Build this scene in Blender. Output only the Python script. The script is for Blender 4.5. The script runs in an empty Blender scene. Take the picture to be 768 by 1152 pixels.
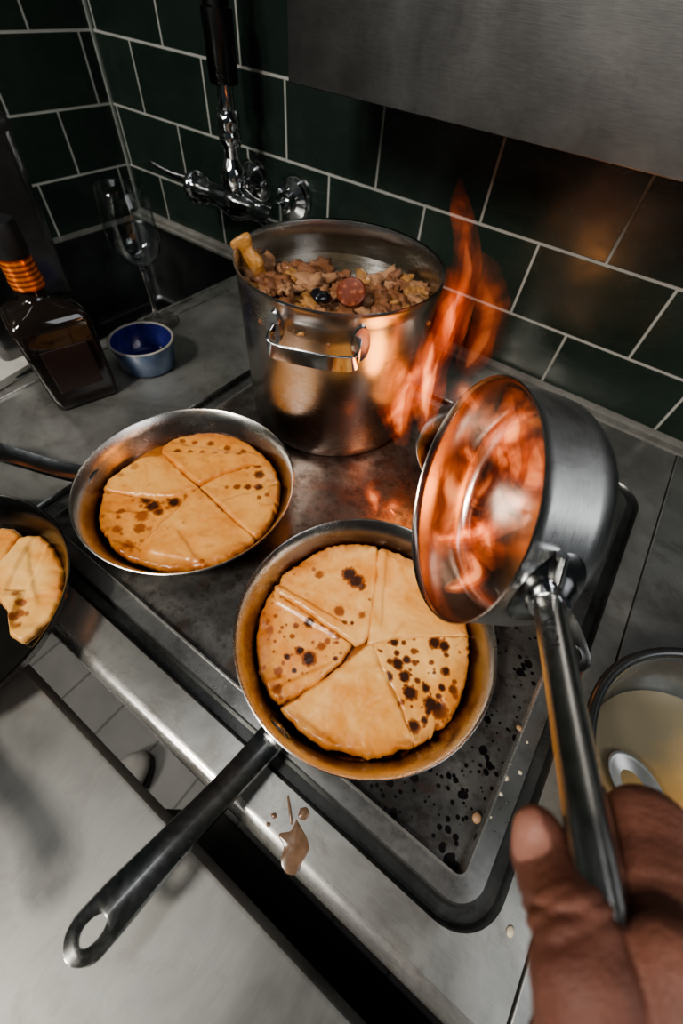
import bpy, bmesh, math, random
import numpy as np
from mathutils import Vector, noise as mnoise

sc = bpy.context.scene
COL = sc.collection
PI = math.pi
random.seed(7)
rng = np.random.default_rng(11)

# ------------------------------------------------------------------ camera (solved from the tile grid; metres, worktop = z 0, wall = y 0)
F_PX, CX, CY = 462.2, 384.0, 576.0
RM = np.array([[0.80782814, 0.58477722, 0.07381936],
               [0.5079944, -0.62723474, -0.59035436],
               [-0.29892371, 0.51440469, -0.80376142]])
CAM = np.array([0.97216, -0.69679, 0.41249])

def ray(px, py):
    return RM.T @ np.array([(px - CX) / F_PX, (py - CY) / F_PX, 1.0])
def at(px, py, z=0.0):
    """the point of the photo at pixel px,py that lies at height z"""
    d = ray(px, py)
    return CAM + (z - CAM[2]) / d[2] * d
def dep(px, py, t):
    """the point of the photo at pixel px,py at distance t along the optical axis"""
    return CAM + t * ray(px, py)
def aty(px, py, y):
    d = ray(px, py)
    return CAM + (y - CAM[1]) / d[1] * d

# ------------------------------------------------------------------ object helpers
def link(o, parent=None):
    COL.objects.link(o)
    if parent is not None:
        o.parent = parent
    return o
def tag(o, label=None, cat=None, group=None, kind=None):
    if label: o['label'] = label
    if cat: o['category'] = cat
    if group: o['group'] = group
    if kind: o['kind'] = kind
    return o
def thing(name, label, cat, loc=(0, 0, 0), rz=0.0, group=None):
    o = bpy.data.objects.new(name, None)
    o.empty_display_size = 0.02
    link(o); o.location = loc; o.rotation_euler = (0, 0, rz)
    return tag(o, label, cat, group)
def mesh(name, vs, fs, mat, parent=None, smooth=True, bevel=0.0, subsurf=0, autos=None, attr=None):
    me = bpy.data.meshes.new(name)
    me.from_pydata([tuple(map(float, v)) for v in vs], [], [tuple(map(int, f)) for f in fs])
    me.update()
    bm = bmesh.new(); bm.from_mesh(me)
    if not attr:
        bmesh.ops.remove_doubles(bm, verts=bm.verts, dist=1e-6)
    bmesh.ops.recalc_face_normals(bm, faces=bm.faces)
    bm.to_mesh(me); bm.free()
    if attr:
        for k, vals in attr.items():
            a = me.attributes.new(k, 'FLOAT', 'POINT')
            a.data.foreach_set('value', np.asarray(vals, dtype=np.float32))
    for p in me.polygons: p.use_smooth = smooth
    if mat: me.materials.append(mat)
    o = bpy.data.objects.new(name, me)
    link(o, parent)
    if bevel:
        m = o.modifiers.new('bevel', 'BEVEL'); m.width = bevel; m.segments = 3; m.limit_method = 'ANGLE'; m.angle_limit = math.radians(40)
    if subsurf:
        m = o.modifiers.new('sub', 'SUBSURF'); m.levels = subsurf; m.render_levels = subsurf
    if autos or bevel:
        try: me.set_sharp_from_angle(angle=math.radians(autos or 40))
        except Exception: pass
    return o
def lathe(profile, seg=96, axis=None, org=(0, 0, 0)):
    vs, fs = [], []
    n = len(profile)
    for i in range(seg):
        a = 2 * PI * i / seg
        for r, z in profile:
            vs.append((org[0] + r * math.cos(a), org[1] + r * math.sin(a), org[2] + z))
    for i in range(seg):
        j = (i + 1) % seg
        for k in range(n - 1):
            fs.append((i * n + k, j * n + k, j * n + k + 1, i * n + k + 1))
    return vs, fs
def box(x0, x1, y0, y1, z0, z1):
    v = [(x0, y0, z0), (x1, y0, z0), (x1, y1, z0), (x0, y1, z0), (x0, y0, z1), (x1, y0, z1), (x1, y1, z1), (x0, y1, z1)]
    f = [(0, 3, 2, 1), (4, 5, 6, 7), (0, 1, 5, 4), (1, 2, 6, 5), (2, 3, 7, 6), (3, 0, 4, 7)]
    return v, f
def joinm(*ms):
    V, Fc = [], []
    for v, f in ms:
        b = len(V); V += list(v); Fc += [tuple(i + b for i in q) for q in f]
    return V, Fc
def spline(pts, n):
    """Catmull-Rom through pts (any dimension)"""
    P = np.array(pts, float)
    P = np.vstack([2 * P[0] - P[1], P, 2 * P[-1] - P[-2]])
    out = []
    m = len(P) - 3
    for k in range(n):
        t = k / (n - 1) * m; i = min(int(t), m - 1); u = t - i
        a, b, c, d = P[i:i + 4]
        out.append(0.5 * ((2 * b) + (-a + c) * u + (2 * a - 5 * b + 4 * c - d) * u * u + (-a + 3 * b - 3 * c + d) * u ** 3))
    return np.array(out)
def frames(path, up=(0, 0, 1)):
    P = np.array(path, float)
    T = np.gradient(P, axis=0); T /= np.linalg.norm(T, axis=1)[:, None] + 1e-12
    up = np.array(up, float)
    A = np.cross(T, up); A /= np.linalg.norm(A, axis=1)[:, None] + 1e-12
    B = np.cross(A, T)
    return P, T, A, B
def tube(path, ra, rb=None, seg=20, up=(0, 0, 1), cap=True):
    """tube with half widths ra (sideways) and rb (along up)"""
    P, T, A, B = frames(path, up)
    n = len(P)
    ra = np.broadcast_to(np.array(ra, float), n); rb = ra if rb is None else np.broadcast_to(np.array(rb, float), n)
    vs, fs = [], []
    for i in range(n):
        for k in range(seg):
            a = 2 * PI * k / seg
            vs.append(P[i] + A[i] * ra[i] * math.cos(a) + B[i] * rb[i] * math.sin(a))
    for i in range(n - 1):
        for k in range(seg):
            l = (k + 1) % seg
            fs.append((i * seg + k, i * seg + l, (i + 1) * seg + l, (i + 1) * seg + k))
    if cap:
        for i in (0, n - 1):
            vs.append(P[i]); c = len(vs) - 1
            for k in range(seg): fs.append((c, i * seg + k, i * seg + (k + 1) % seg))
    return vs, fs
def bar(path, w, t, up=(0, 0, 1)):
    """rectangular strap along a path"""
    P, T, A, B = frames(path, up)
    n = len(P); w = np.broadcast_to(np.array(w, float), n); t = np.broadcast_to(np.array(t, float), n)
    vs, fs = [], []
    for i in range(n):
        for sa, sb in ((-1, -1), (1, -1), (1, 1), (-1, 1)): vs.append(P[i] + A[i] * w[i] * sa + B[i] * t[i] * sb)
    for i in range(n - 1):
        for k in range(4):
            l = (k + 1) % 4
            fs.append((i * 4 + k, i * 4 + l, i * 4 + 4 + l, i * 4 + 4 + k))
    fs += [(0, 1, 2, 3), (n * 4 - 4, n * 4 - 3, n * 4 - 2, n * 4 - 1)]
    return vs, fs
def orient(vf, M, loc):
    """place (vs,fs) built around +z with the 3x3 column basis M"""
    M = np.array(M, float)
    return [M @ np.array(v, float) + np.array(loc, float) for v in vf[0]], vf[1]
def basis(zdir, hint=(0, 0, 1)):
    z = np.array(zdir, float); z /= np.linalg.norm(z)
    h = np.array(hint, float)
    if abs(z @ h) > 0.95: h = np.array([1.0, 0, 0])
    x = np.cross(h, z); x /= np.linalg.norm(x)
    return np.array([x, np.cross(z, x), z]).T

# ------------------------------------------------------------------ materials
def lin(r, g, b):
    f = lambda c: (c / 255 / 12.92) if c / 255 <= 0.04045 else ((c / 255 + 0.055) / 1.055) ** 2.4
    return (f(r), f(g), f(b), 1.0)
class NT:
    def __init__(s, name):
        s.m = bpy.data.materials.new(name); s.m.use_nodes = True
        s.t = s.m.node_tree; s.t.nodes.clear()
        s.out = s.n('ShaderNodeOutputMaterial')
    def n(s, typ, **kw):
        nd = s.t.nodes.new(typ)
        for k, v in kw.items(): setattr(nd, k, v)
        return nd
    def l(s, a, b): s.t.links.new(a, b)
    def bsdf(s, **kw):
        b = s.n('ShaderNodeBsdfPrincipled')
        for k, v in kw.items(): b.inputs[k].default_value = v
        s.l(b.outputs[0], s.out.inputs['Surface']); s.b = b
        return b
    def coord(s, kind='Object', scale=(1, 1, 1), loc=(0, 0, 0), rot=(0, 0, 0)):
        c = s.n('ShaderNodeTexCoord'); m = s.n('ShaderNodeMapping')
        m.inputs['Scale'].default_value = scale; m.inputs['Location'].default_value = loc; m.inputs['Rotation'].default_value = rot
        s.l(c.outputs[kind], m.inputs['Vector']); return m.outputs[0]
    def noise(s, vec, scale, detail=4, rough=0.55, dist=0.0):
        t = s.n('ShaderNodeTexNoise'); s.l(vec, t.inputs['Vector'])
        t.inputs['Scale'].default_value = scale; t.inputs['Detail'].default_value = detail
        t.inputs['Roughness'].default_value = rough; t.inputs['Distortion'].default_value = dist
        return t.outputs['Fac']
    def ramp(s, fac, stops, interp='LINEAR'):
        r = s.n('ShaderNodeValToRGB'); r.color_ramp.interpolation = interp
        e = r.color_ramp.elements
        while len(e) < len(stops): e.new(0.5)
        for i, (p, c) in enumerate(stops):
            e[i].position = p; e[i].color = c if len(c) == 4 else (*c, 1)
        s.l(fac, r.inputs[0]); return r.outputs[0]
    def math(s, op, a, b=None, c=None, clamp=False):
        m = s.n('ShaderNodeMath', operation=op, use_clamp=clamp)
        for i, v in enumerate((a, b, c)):
            if v is None: continue
            if isinstance(v, (int, float)): m.inputs[i].default_value = v
            else: s.l(v, m.inputs[i])
        return m.outputs[0]
    def mix(s, fac, a, b, blend='MIX'):
        m = s.n('ShaderNodeMix', data_type='RGBA', blend_type=blend)
        for i, v in ((0, fac), (6, a), (7, b)):
            if isinstance(v, (int, float)): m.inputs[i].default_value = v
            elif isinstance(v, tuple): m.inputs[i].default_value = v
            else: s.l(v, m.inputs[i])
        return m.outputs[2]
    def bump(s, h, strength=0.3, dist=0.001, normal=None):
        b = s.n('ShaderNodeBump'); b.inputs['Strength'].default_value = strength; b.inputs['Distance'].default_value = dist
        s.l(h, b.inputs['Height'])
        if normal is not None: s.l(normal, b.inputs['Normal'])
        return b.outputs[0]
def g3(v): return (v, v, v, 1)

def steel(name, col=(0.50, 0.50, 0.48), rough=0.28, aniso=0.0, tangent='Z', scale=(1, 1, 1), grain=0.35, stain=0.25, stain_col=None, dark=0.55, bumpd=0.0004, bscale=9.0, grain_s=55.0, metal=1.0):
    t = NT(name)
    b = t.bsdf(Metallic=metal)
    v = t.coord('Object')
    brushed = t.noise(t.coord('Object', scale=scale), grain_s, 5, 0.65)
    blot = t.noise(v, bscale, 5, 0.62, 0.4)
    fine = t.noise(v, 90, 3, 0.6)
    c = t.ramp(blot, [(0.3, (col[0] * dark, col[1] * dark, col[2] * dark)), (0.62, col)])
    if stain_col:
        s2 = t.noise(v, 22, 6, 0.7, 0.6)
        c = t.mix(t.ramp(s2, [(0.52, g3(0)), (0.72, g3(stain))]), c, (*stain_col, 1))
    c = t.mix(grain * 0.6, c, t.ramp(brushed, [(0.25, g3(0.12)), (0.75, g3(1.0))]), 'MULTIPLY')
    t.l(c, b.inputs['Base Color'])
    r = t.math('MULTIPLY_ADD', blot, 0.22, rough - 0.11)
    r = t.math('ADD', r, t.math('MULTIPLY_ADD', brushed, 0.16 * grain * 2, -0.08 * grain * 2), clamp=True)
    t.l(r, b.inputs['Roughness'])
    nrm = t.bump(brushed, 0.12 * grain * 2, 0.0005)
    wob = t.noise(v, 5, 2, 0.5)
    nrm = t.bump(wob, 0.6, bumpd * 8, nrm)
    t.l(nrm, b.inputs['Normal'])
    if aniso:
        b.inputs['Anisotropic'].default_value = aniso
        tg = t.n('ShaderNodeTangent', direction_type='RADIAL', axis=tangent)
        t.l(tg.outputs[0], b.inputs['Tangent'])
    return t.m
def plain(name, col, rough=0.5, metal=0.0, noise_s=40, var=0.25, bump=0.15, dist=0.0006, **kw):
    t = NT(name); b = t.bsdf(Roughness=rough, Metallic=metal, **kw)
    v = t.coord('Object'); n = t.noise(v, noise_s, 5, 0.6)
    d = tuple(c * (1 - var) for c in col[:3])
    t.l(t.ramp(n, [(0.3, d), (0.7, tuple(col[:3]))]), b.inputs['Base Color'])
    if bump: t.l(t.bump(n, bump, dist), b.inputs['Normal'])
    return t.m
def tile_mat(name, axis, phase):
    t = NT(name); b = t.bsdf()
    c = t.n('ShaderNodeTexCoord'); sx = t.n('ShaderNodeSeparateXYZ'); t.l(c.outputs['Object'], sx.inputs[0])
    cm = t.n('ShaderNodeCombineXYZ')
    t.l(t.math('ADD', sx.outputs[axis], 10 * 0.185 + phase), cm.inputs[0])
    t.l(t.math('ADD', sx.outputs[2], 1.1083), cm.inputs[1])
    br = t.n('ShaderNodeTexBrick', offset=0.5, offset_frequency=2)
    br.inputs['Scale'].default_value = 1.0; br.inputs['Mortar Size'].default_value = 0.0024; br.inputs['Mortar Smooth'].default_value = 0.35
    br.inputs['Brick Width'].default_value = 0.185; br.inputs['Row Height'].default_value = 0.1; br.inputs['Bias'].default_value = 0.0
    br.inputs['Color1'].default_value = (0.014, 0.024, 0.019, 1); br.inputs['Color2'].default_value = (0.021, 0.034, 0.027, 1)
    br.inputs['Mortar'].default_value = (0.34, 0.35, 0.325, 1)
    t.l(cm.outputs[0], br.inputs['Vector'])
    v = t.coord('Object')
    n = t.noise(v, 12, 5, 0.6, 0.5)
    col = t.mix(0.5, br.outputs['Color'], t.ramp(n, [(0.3, g3(0.45)), (0.7, g3(1.0))]), 'MULTIPLY')
    t.l(col, b.inputs['Base Color'])
    smear = t.noise(t.coord('Object', scale=(1, 1, 2.2)), 16, 6, 0.65, 0.8)
    rr = t.math('MULTIPLY_ADD', smear, 0.36, 0.08)
    t.l(t.math('ADD', rr, t.math('MULTIPLY', br.outputs['Fac'], 0.5), clamp=True), b.inputs['Roughness'])
    nb = t.bump(t.noise(v, 7, 2, 0.5), 0.35, 0.01)
    t.l(t.bump(t.math('SUBTRACT', 1.0, br.outputs['Fac']), 0.7, 0.002, nb), b.inputs['Normal'])
    return t.m
def glass(name, col=(1, 1, 1, 1), rough=0.02, ior=1.45):
    t = NT(name); b = t.bsdf(Roughness=rough, IOR=ior)
    b.inputs['Transmission Weight'].default_value = 1.0; b.inputs['Base Color'].default_value = col
    n = t.noise(t.coord('Object'), 30, 4, 0.6)
    t.l(t.math('MULTIPLY_ADD', n, 0.10, rough), b.inputs['Roughness'])
    return t.m
def flame_mat(name, strength, hot=(1.0, 0.30, 0.05), cool=(1.0, 0.07, 0.01), scale=38, lo=0.42, zs=0.45):
    t = NT(name)
    v = t.coord('Object', scale=(1, 1, zs))
    n = t.noise(v, scale, 3, 0.6, 1.2)
    k = t.ramp(n, [(lo, g3(0.0)), (lo + 0.24, g3(1.0))])
    em = t.n('ShaderNodeEmission')
    t.l(t.mix(k, (*cool, 1), (*hot, 1)), em.inputs['Color'])
    t.l(t.math('MULTIPLY_ADD', k, strength, strength * 0.10), em.inputs['Strength'])
    t.l(em.outputs[0], t.out.inputs['Volume'])
    try: t.m.cycles.volume_step_rate = 0.35
    except Exception: pass
    return t.m

M = {}
M['tile_b'] = tile_mat('green_tiles_back', 0, 0.0)
M['tile_l'] = tile_mat('green_tiles_left', 1, 0.03)
M['worktop'] = steel('worktop_steel', (0.52, 0.52, 0.49), 0.32, metal=.78, scale=(1, 14, 1), grain=0.25, stain=0.5, stain_col=(0.20, 0.17, 0.13))
M['prep'] = steel('prep_table_steel', (0.41, 0.41, 0.385), 0.40, metal=.62, scale=(14, 1, 1), grain=0.25, stain=0.4, stain_col=(0.22, 0.20, 0.17), bscale=4.5, dark=.32)  # large dark blotches in the colour imitate smudged reflections
M['sidetop'] = steel('side_worktop_steel', (0.50, 0.51, 0.49), 0.36, metal=.85, scale=(1, 12, 1), grain=0.3, stain=0.5, stain_col=(0.16, 0.15, 0.13))
M['edge'] = steel('polished_edge_steel', (0.58, 0.57, 0.54), 0.26, metal=.78, scale=(2, 14, 14), grain=0.3, stain=0.5, stain_col=(0.2, 0.17, 0.13))
M['groove'] = steel('groove_steel', (0.17, 0.175, 0.17), 0.30, metal=.85, grain=0.3, stain=0.7, stain_col=(0.03, 0.028, 0.026))
M['flange'] = steel('flange_steel', (0.40, 0.40, 0.385), 0.30, metal=.88, scale=(3, 3, 1), grain=0.3, stain=0.6, stain_col=(0.10, 0.09, 0.08))
M['pot'] = steel('brushed_pot_steel', (0.60, 0.585, 0.555), 0.25, aniso=0.7, scale=(1, 1, 26), grain=0.3, stain=0.4, stain_col=(0.35, 0.26, 0.17), dark=0.75, grain_s=30)
M['pan'] = steel('pan_steel', (0.56, 0.545, 0.515), 0.27, aniso=0.5, scale=(6, 6, 20), grain=0.3, stain=0.7, stain_col=(0.25, 0.16, 0.09), dark=0.6)
def pan_inside_mat():
    m = steel('pan_inside_steel', (0.56, 0.545, 0.515), 0.25, aniso=0.5, scale=(6, 6, 20), grain=0.3, stain=0.7, stain_col=(0.25, 0.16, 0.09), dark=0.6)
    nt = m.node_tree; b = next(n for n in nt.nodes if n.type == 'BSDF_PRINCIPLED'); src = b.inputs['Base Color'].links[0].from_socket
    tc = nt.nodes.new('ShaderNodeTexCoord'); sx = nt.nodes.new('ShaderNodeSeparateXYZ'); nt.links.new(tc.outputs['Object'], sx.inputs[0])
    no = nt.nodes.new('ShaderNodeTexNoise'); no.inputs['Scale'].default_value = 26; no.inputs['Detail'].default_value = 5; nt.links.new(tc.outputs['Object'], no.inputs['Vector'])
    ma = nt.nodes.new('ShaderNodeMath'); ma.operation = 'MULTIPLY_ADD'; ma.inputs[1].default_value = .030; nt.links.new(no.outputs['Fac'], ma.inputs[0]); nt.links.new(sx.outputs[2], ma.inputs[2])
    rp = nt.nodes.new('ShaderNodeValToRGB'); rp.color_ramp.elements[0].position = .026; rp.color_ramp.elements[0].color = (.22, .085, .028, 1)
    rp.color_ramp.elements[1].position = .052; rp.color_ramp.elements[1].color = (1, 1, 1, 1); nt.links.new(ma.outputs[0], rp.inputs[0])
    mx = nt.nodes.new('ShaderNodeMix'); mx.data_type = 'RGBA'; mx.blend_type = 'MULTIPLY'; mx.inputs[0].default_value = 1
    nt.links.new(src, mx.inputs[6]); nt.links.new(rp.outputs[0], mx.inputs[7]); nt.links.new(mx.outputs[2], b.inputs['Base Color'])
    return m
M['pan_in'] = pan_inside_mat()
M['handle'] = steel('handle_steel', (0.33, 0.335, 0.325), 0.22, scale=(4, 4, 4), grain=0.4, stain=0.7, stain_col=(0.12, 0.115, 0.105), dark=0.45, bscale=22)
M['saucepan'] = steel('saucepan_steel', (0.60, 0.60, 0.585), 0.30, aniso=0.65, scale=(1.5, 1.5, 30), grain=0.4, stain=0.5, stain_col=(0.18, 0.17, 0.155), dark=0.65)
M['sauce_in'] = steel('saucepan_inside_steel', (0.40, 0.34, 0.30), 0.20, aniso=0.8, scale=(3, 3, 8), grain=0.25, stain=0.5, stain_col=(0.22, 0.10, 0.06), dark=0.7)
M['chrome'] = steel('chrome', (0.62, 0.63, 0.64), 0.10, grain=0.08, stain=0.3, stain_col=(0.3, 0.3, 0.3), dark=0.85)
M['hood'] = steel('hood_steel', (0.20, 0.20, 0.198), 0.42, scale=(1, 1, 16), grain=0.3, stain=0.5, stain_col=(0.10, 0.10, 0.10), bscale=5)
M['dark_steel'] = steel('dark_steel', (0.085, 0.088, 0.09), 0.30, scale=(2, 2, 8), grain=0.3, stain=0.4, stain_col=(0.05, 0.045, 0.04))
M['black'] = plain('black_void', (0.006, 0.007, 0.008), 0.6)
M['under'] = plain('dark_front_panel', (0.02, 0.022, 0.024), 0.45, 0.6)
M['caulk'] = plain('grey_sealant', (0.20, 0.197, 0.18), 0.5, var=0.4)
M['grout'] = plain('grout_bead', (0.24, 0.26, 0.24), 0.6, var=0.4)

def hotplate_mat():
    t = NT('scorched_hotplate'); b = t.bsdf(Metallic=0.85)
    v = t.coord('Object')
    n1 = t.noise(v, 9, 6, 0.65, 0.6); n2 = t.noise(v, 34, 5, 0.7, 0.3); n3 = t.noise(v, 120, 3, 0.6)
    c = t.ramp(n1, [(0.32, (0.055, 0.054, 0.051)), (0.5, (0.17, 0.163, 0.152)), (0.68, (0.33, 0.31, 0.285))])
    # reddish scorch around the middle of the plate
    g = t.n('ShaderNodeTexGradient', gradient_type='SPHERICAL')
    t.l(t.coord('Object', scale=(5, 5, 5), loc=(-0.83 * 5, 0.36 * 5, 0)), g.inputs[0])
    sc_ = t.math('MULTIPLY', g.outputs['Fac'], t.ramp(n2, [(0.35, g3(0.2)), (0.65, g3(1))]))
    c = t.mix(sc_, c, (0.16, 0.050, 0.028, 1))
    vo = t.n('ShaderNodeTexVoronoi', feature='F1'); t.l(t.coord('Object', scale=(62, 62, 62)), vo.inputs['Vector']); vo.inputs['Scale'].default_value = 1.0
    sp = t.math('SUBTRACT', t.math('MULTIPLY_ADD', t.noise(v, 26, 3), 1.15, -0.30), vo.outputs['Distance'])
    gm = t.n('ShaderNodeTexGradient', gradient_type='SPHERICAL')
    t.l(t.coord('Object', scale=(4.2, 4.2, 4.2), loc=(-1.08 * 4.2, 0.53 * 4.2, 0)), gm.inputs[0])
    spm = t.math('MULTIPLY', t.ramp(sp, [(0.0, g3(0)), (0.06, g3(1))]), t.math('MULTIPLY_ADD', gm.outputs['Fac'], 1.8, 0.22), clamp=True)
    c = t.mix(t.math('MULTIPLY', t.ramp(t.noise(v, 60, 6, .75), [(.5, g3(0)), (.62, g3(1))]), .55), c, (.045, .035, .028, 1))
    c = t.mix(t.math('MULTIPLY', t.ramp(t.noise(t.coord('Object', loc=(3, 1, 0)), 18, 6, .7, .8), [(.55, g3(0)), (.68, g3(1))]), .5), c, (.13, .052, .03, 1))
    c = t.mix(spm, c, (0.010, 0.009, 0.009, 1))
    vo2 = t.n('ShaderNodeTexVoronoi', feature='F1'); t.l(t.coord('Object', scale=(150, 150, 150)), vo2.inputs['Vector']); vo2.inputs['Scale'].default_value = 1.0
    sq = t.math('SUBTRACT', t.math('MULTIPLY_ADD', t.noise(v, 34, 4), 1.3, -0.42), vo2.outputs['Distance'])
    c = t.mix(t.math('MULTIPLY', t.ramp(sq, [(0.0, g3(0)), (0.08, g3(1))]), t.math('MULTIPLY_ADD', gm.outputs['Fac'], 1.4, 0.30), clamp=True), c, (0.014, 0.012, 0.012, 1))
    t.l(c, b.inputs['Base Color'])
    t.l(t.math('ADD', t.math('MULTIPLY_ADD', n2, 0.35, 0.20), t.math('MULTIPLY', spm, 0.3)), b.inputs['Roughness'])
    t.l(t.bump(n2, 0.2, 0.001), b.inputs['Normal'])
    return t.m
M['hotplate'] = hotplate_mat()

def crepe_mat(name, pale=(0.88, 0.51, 0.17), gold=(0.74, 0.32, 0.06), brown=(0.26, 0.065, 0.014), browning=0.0):
    t = NT(name); b = t.bsdf(Roughness=0.36)
    b.inputs['Subsurface Weight'].default_value = 0.12; b.inputs['Subsurface Radius'].default_value = (0.006, 0.003, 0.001)
    b.inputs['Coat Weight'].default_value = 0.25; b.inputs['Coat Roughness'].default_value = 0.18
    v = t.coord('Object')
    big = t.noise(v, 24, 5, 0.6, 0.5); mid = t.noise(v, 75, 5, 0.65, 0.4); fine = t.noise(v, 260, 3, 0.6)
    c = t.ramp(big, [(0.36 + browning * -0.1, (*gold, 1)), (0.60, (*pale, 1))])
    lace = t.ramp(mid, [(0.62 - browning * 0.12, g3(0)), (0.75, g3(0.55 + browning * 0.3))])
    c = t.mix(lace, c, (0.50, 0.17, 0.035, 1))
    a = t.n('ShaderNodeAttribute', attribute_name='toast')
    tw = t.math('ADD', a.outputs['Fac'], t.math('MULTIPLY_ADD', mid, 0.5, -0.25))
    tw = t.math('MULTIPLY', tw, t.ramp(a.outputs['Fac'], [(0.02, g3(0)), (0.15, g3(1))]))
    c = t.mix(t.ramp(tw, [(0.12, g3(0)), (0.45, g3(0.9))]), c, (*brown, 1))
    c = t.mix(t.ramp(tw, [(0.55, g3(0)), (0.9, g3(0.95))]), c, (0.030, 0.010, 0.006, 1))
    e = t.n('ShaderNodeAttribute', attribute_name='edge')
    c = t.mix(t.math('MULTIPLY', e.outputs['Fac'], t.ramp(mid, [(0.3, g3(0.3)), (0.6, g3(1.0))])), c, (0.44, 0.125, 0.02, 1))
    t.l(c, b.inputs['Base Color'])
    t.l(t.math('MULTIPLY_ADD', mid, 0.35, 0.18), b.inputs['Roughness'])
    nb = t.bump(mid, 0.22, 0.0012)
    t.l(t.bump(fine, 0.10, 0.0005, nb), b.inputs['Normal'])
    return t.m
M['crepe'] = crepe_mat('crepe_pale')
M['crepe_t'] = crepe_mat('crepe_toasted', (0.82, 0.42, 0.115), (0.66, 0.24, 0.042), browning=0.6)
M['crepe_g'] = crepe_mat('crepe_golden', (0.80, 0.38, 0.09), (0.62, 0.205, 0.032), browning=0.9)
def syrup():
    t = NT('orange_butter_sauce'); b = t.bsdf(Roughness=0.10, IOR=1.4)
    v = t.coord('Object'); n = t.noise(v, 30, 5, 0.6, 0.7)
    t.l(t.ramp(n, [(0.3, (0.26, 0.080, 0.015)), (0.7, (0.56, 0.21, 0.045))]), b.inputs['Base Color'])
    t.l(t.bump(t.noise(v, 55, 3), 0.3, 0.001), b.inputs['Normal'])
    b.inputs['Coat Weight'].default_value = 0.6
    return t.m
M['syrup'] = syrup()
M['oil'] = plain('dark_frying_oil', (0.012, 0.012, 0.010), 0.12, 0.0, 60, 0.4, 0.3, 0.001)

# ------------------------------------------------------------------ setting
def structure(o): o['kind'] = 'structure'; return o
XL = -0.105
structure(mesh('wall_back', [(XL, 0, -0.9), (2.2, 0, -0.9), (2.2, 0, 1.6), (XL, 0, 1.6), (XL, .06, -0.9), (2.2, .06, -0.9), (2.2, .06, 1.6), (XL, .06, 1.6)],
               [(0, 1, 2, 3), (4, 7, 6, 5), (0, 4, 5, 1), (3, 2, 6, 7), (0, 3, 7, 4), (1, 5, 6, 2)], M['tile_b'], smooth=False))
structure(mesh('wall_left', *box(XL - .06, XL, -2.2, 0.06, -0.9, 1.6), M['tile_l'], smooth=False))
def floor_mat():
    t = NT('floor_tiles'); b = t.bsdf(Roughness=0.45)
    br = t.n('ShaderNodeTexBrick', offset=0.0); t.l(t.coord('Object', loc=(0.05, 0.02, 0)), br.inputs['Vector'])
    br.inputs['Scale'].default_value = 1; br.inputs['Brick Width'].default_value = 0.15; br.inputs['Row Height'].default_value = 0.15; br.inputs['Mortar Size'].default_value = 0.003
    br.inputs['Color1'].default_value = (0.34, 0.33, 0.31, 1); br.inputs['Color2'].default_value = (0.29, 0.285, 0.27, 1); br.inputs['Mortar'].default_value = (0.14, 0.135, 0.125, 1)
    n = t.noise(t.coord('Object'), 9, 4)
    t.l(t.mix(0.5, br.outputs['Color'], t.ramp(n, [(0.3, g3(0.5)), (0.7, g3(1))]), 'MULTIPLY'), b.inputs['Base Color'])
    return t.m
structure(mesh('floor', *box(XL - .06, 2.2, -2.2, 0.06, -0.95, -0.9), floor_mat(), smooth=False))
# grout bead in the corner, sealant strip along the bottom of the tiles
structure(mesh('trim_1', *bar([(XL + .002, -.002, .0), (XL + .002, -.002, 1.2)], .0028, .0028, up=(0, 1, 0)), M['grout'], smooth=False))
prof = [(0, .009), (-.004, .008), (-.010, .0035), (-.022, .0025), (-.026, .0)]
vs, fs = [], []
for x in (XL, 1.9):
    for y, z in prof: vs.append((x, y, z))
n = len(prof)
fs = [(k, k + 1, n + k + 1, n + k) for k in range(n - 1)]
structure(mesh('trim_2', vs, fs, M['caulk'], smooth=True, autos=25))

# ------------------------------------------------------------------ worktop with openings for sink and hotplate
HP = (0.532, 1.128, -0.690, -0.142)       # hotplate opening
SK = (-0.075, 0.288, -0.62, -0.034)         # sink opening
def rrect(r, inset, rad, seg=10):
    x0, x1, y0, y1 = r[0] + inset, r[1] - inset, r[2] + inset, r[3] - inset
    R = max(rad - inset, 0.0012); out = []
    for cx, cy, a0 in ((x1 - R, y0 + R, -PI / 2), (x1 - R, y1 - R, 0), (x0 + R, y1 - R, PI / 2), (x0 + R, y0 + R, PI)):
        for k in range(seg + 1):
            a = a0 + PI / 2 * k / seg
            out.append((cx + R * math.cos(a), cy + R * math.sin(a)))
    return out
def sheet_with_holes(name, outer, holes, z, mat, parent):
    bm = bmesh.new(); ed = []
    for loop in [outer] + holes:
        vv = [bm.verts.new((x, y, z)) for x, y in loop]
        ed += [bm.edges.new((vv[i], vv[(i + 1) % len(vv)])) for i in range(len(vv))]
    bmesh.ops.triangle_fill(bm, use_beauty=True, use_dissolve=False, edges=ed, normal=(0, 0, 1))
    for f_ in bm.faces:
        if f_.normal.z < 0: f_.normal_flip()
    me = bpy.data.meshes.new(name); bm.to_mesh(me); bm.free(); me.materials.append(mat)
    return link(bpy.data.objects.new(name, me), parent)
WX = XL + .003
ct = thing('cooking_worktop', 'brushed stainless steel worktop under the green tiled wall, rounded front edge', 'worktop', (0, 0, 0))
YF = -0.718
sheet_with_holes('top_sheet', [(WX, YF), (1.152, YF), (1.152, -0.004), (WX, -0.004)], [rrect(HP, 0, 0.04), rrect(SK, 0, .03)], 0.0, M['worktop'], ct)
arc = [(YF, 0.0)] + [(YF - .013 * math.sin(a), .013 * math.cos(a) - .013) for a in np.linspace(0.15, PI / 2, 8)] + [(YF - .013, -.030), (YF - .004, -.034)]
vs = [(x, y, z) for x in (WX, 1.9) for y, z in arc]; n = len(arc)
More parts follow.
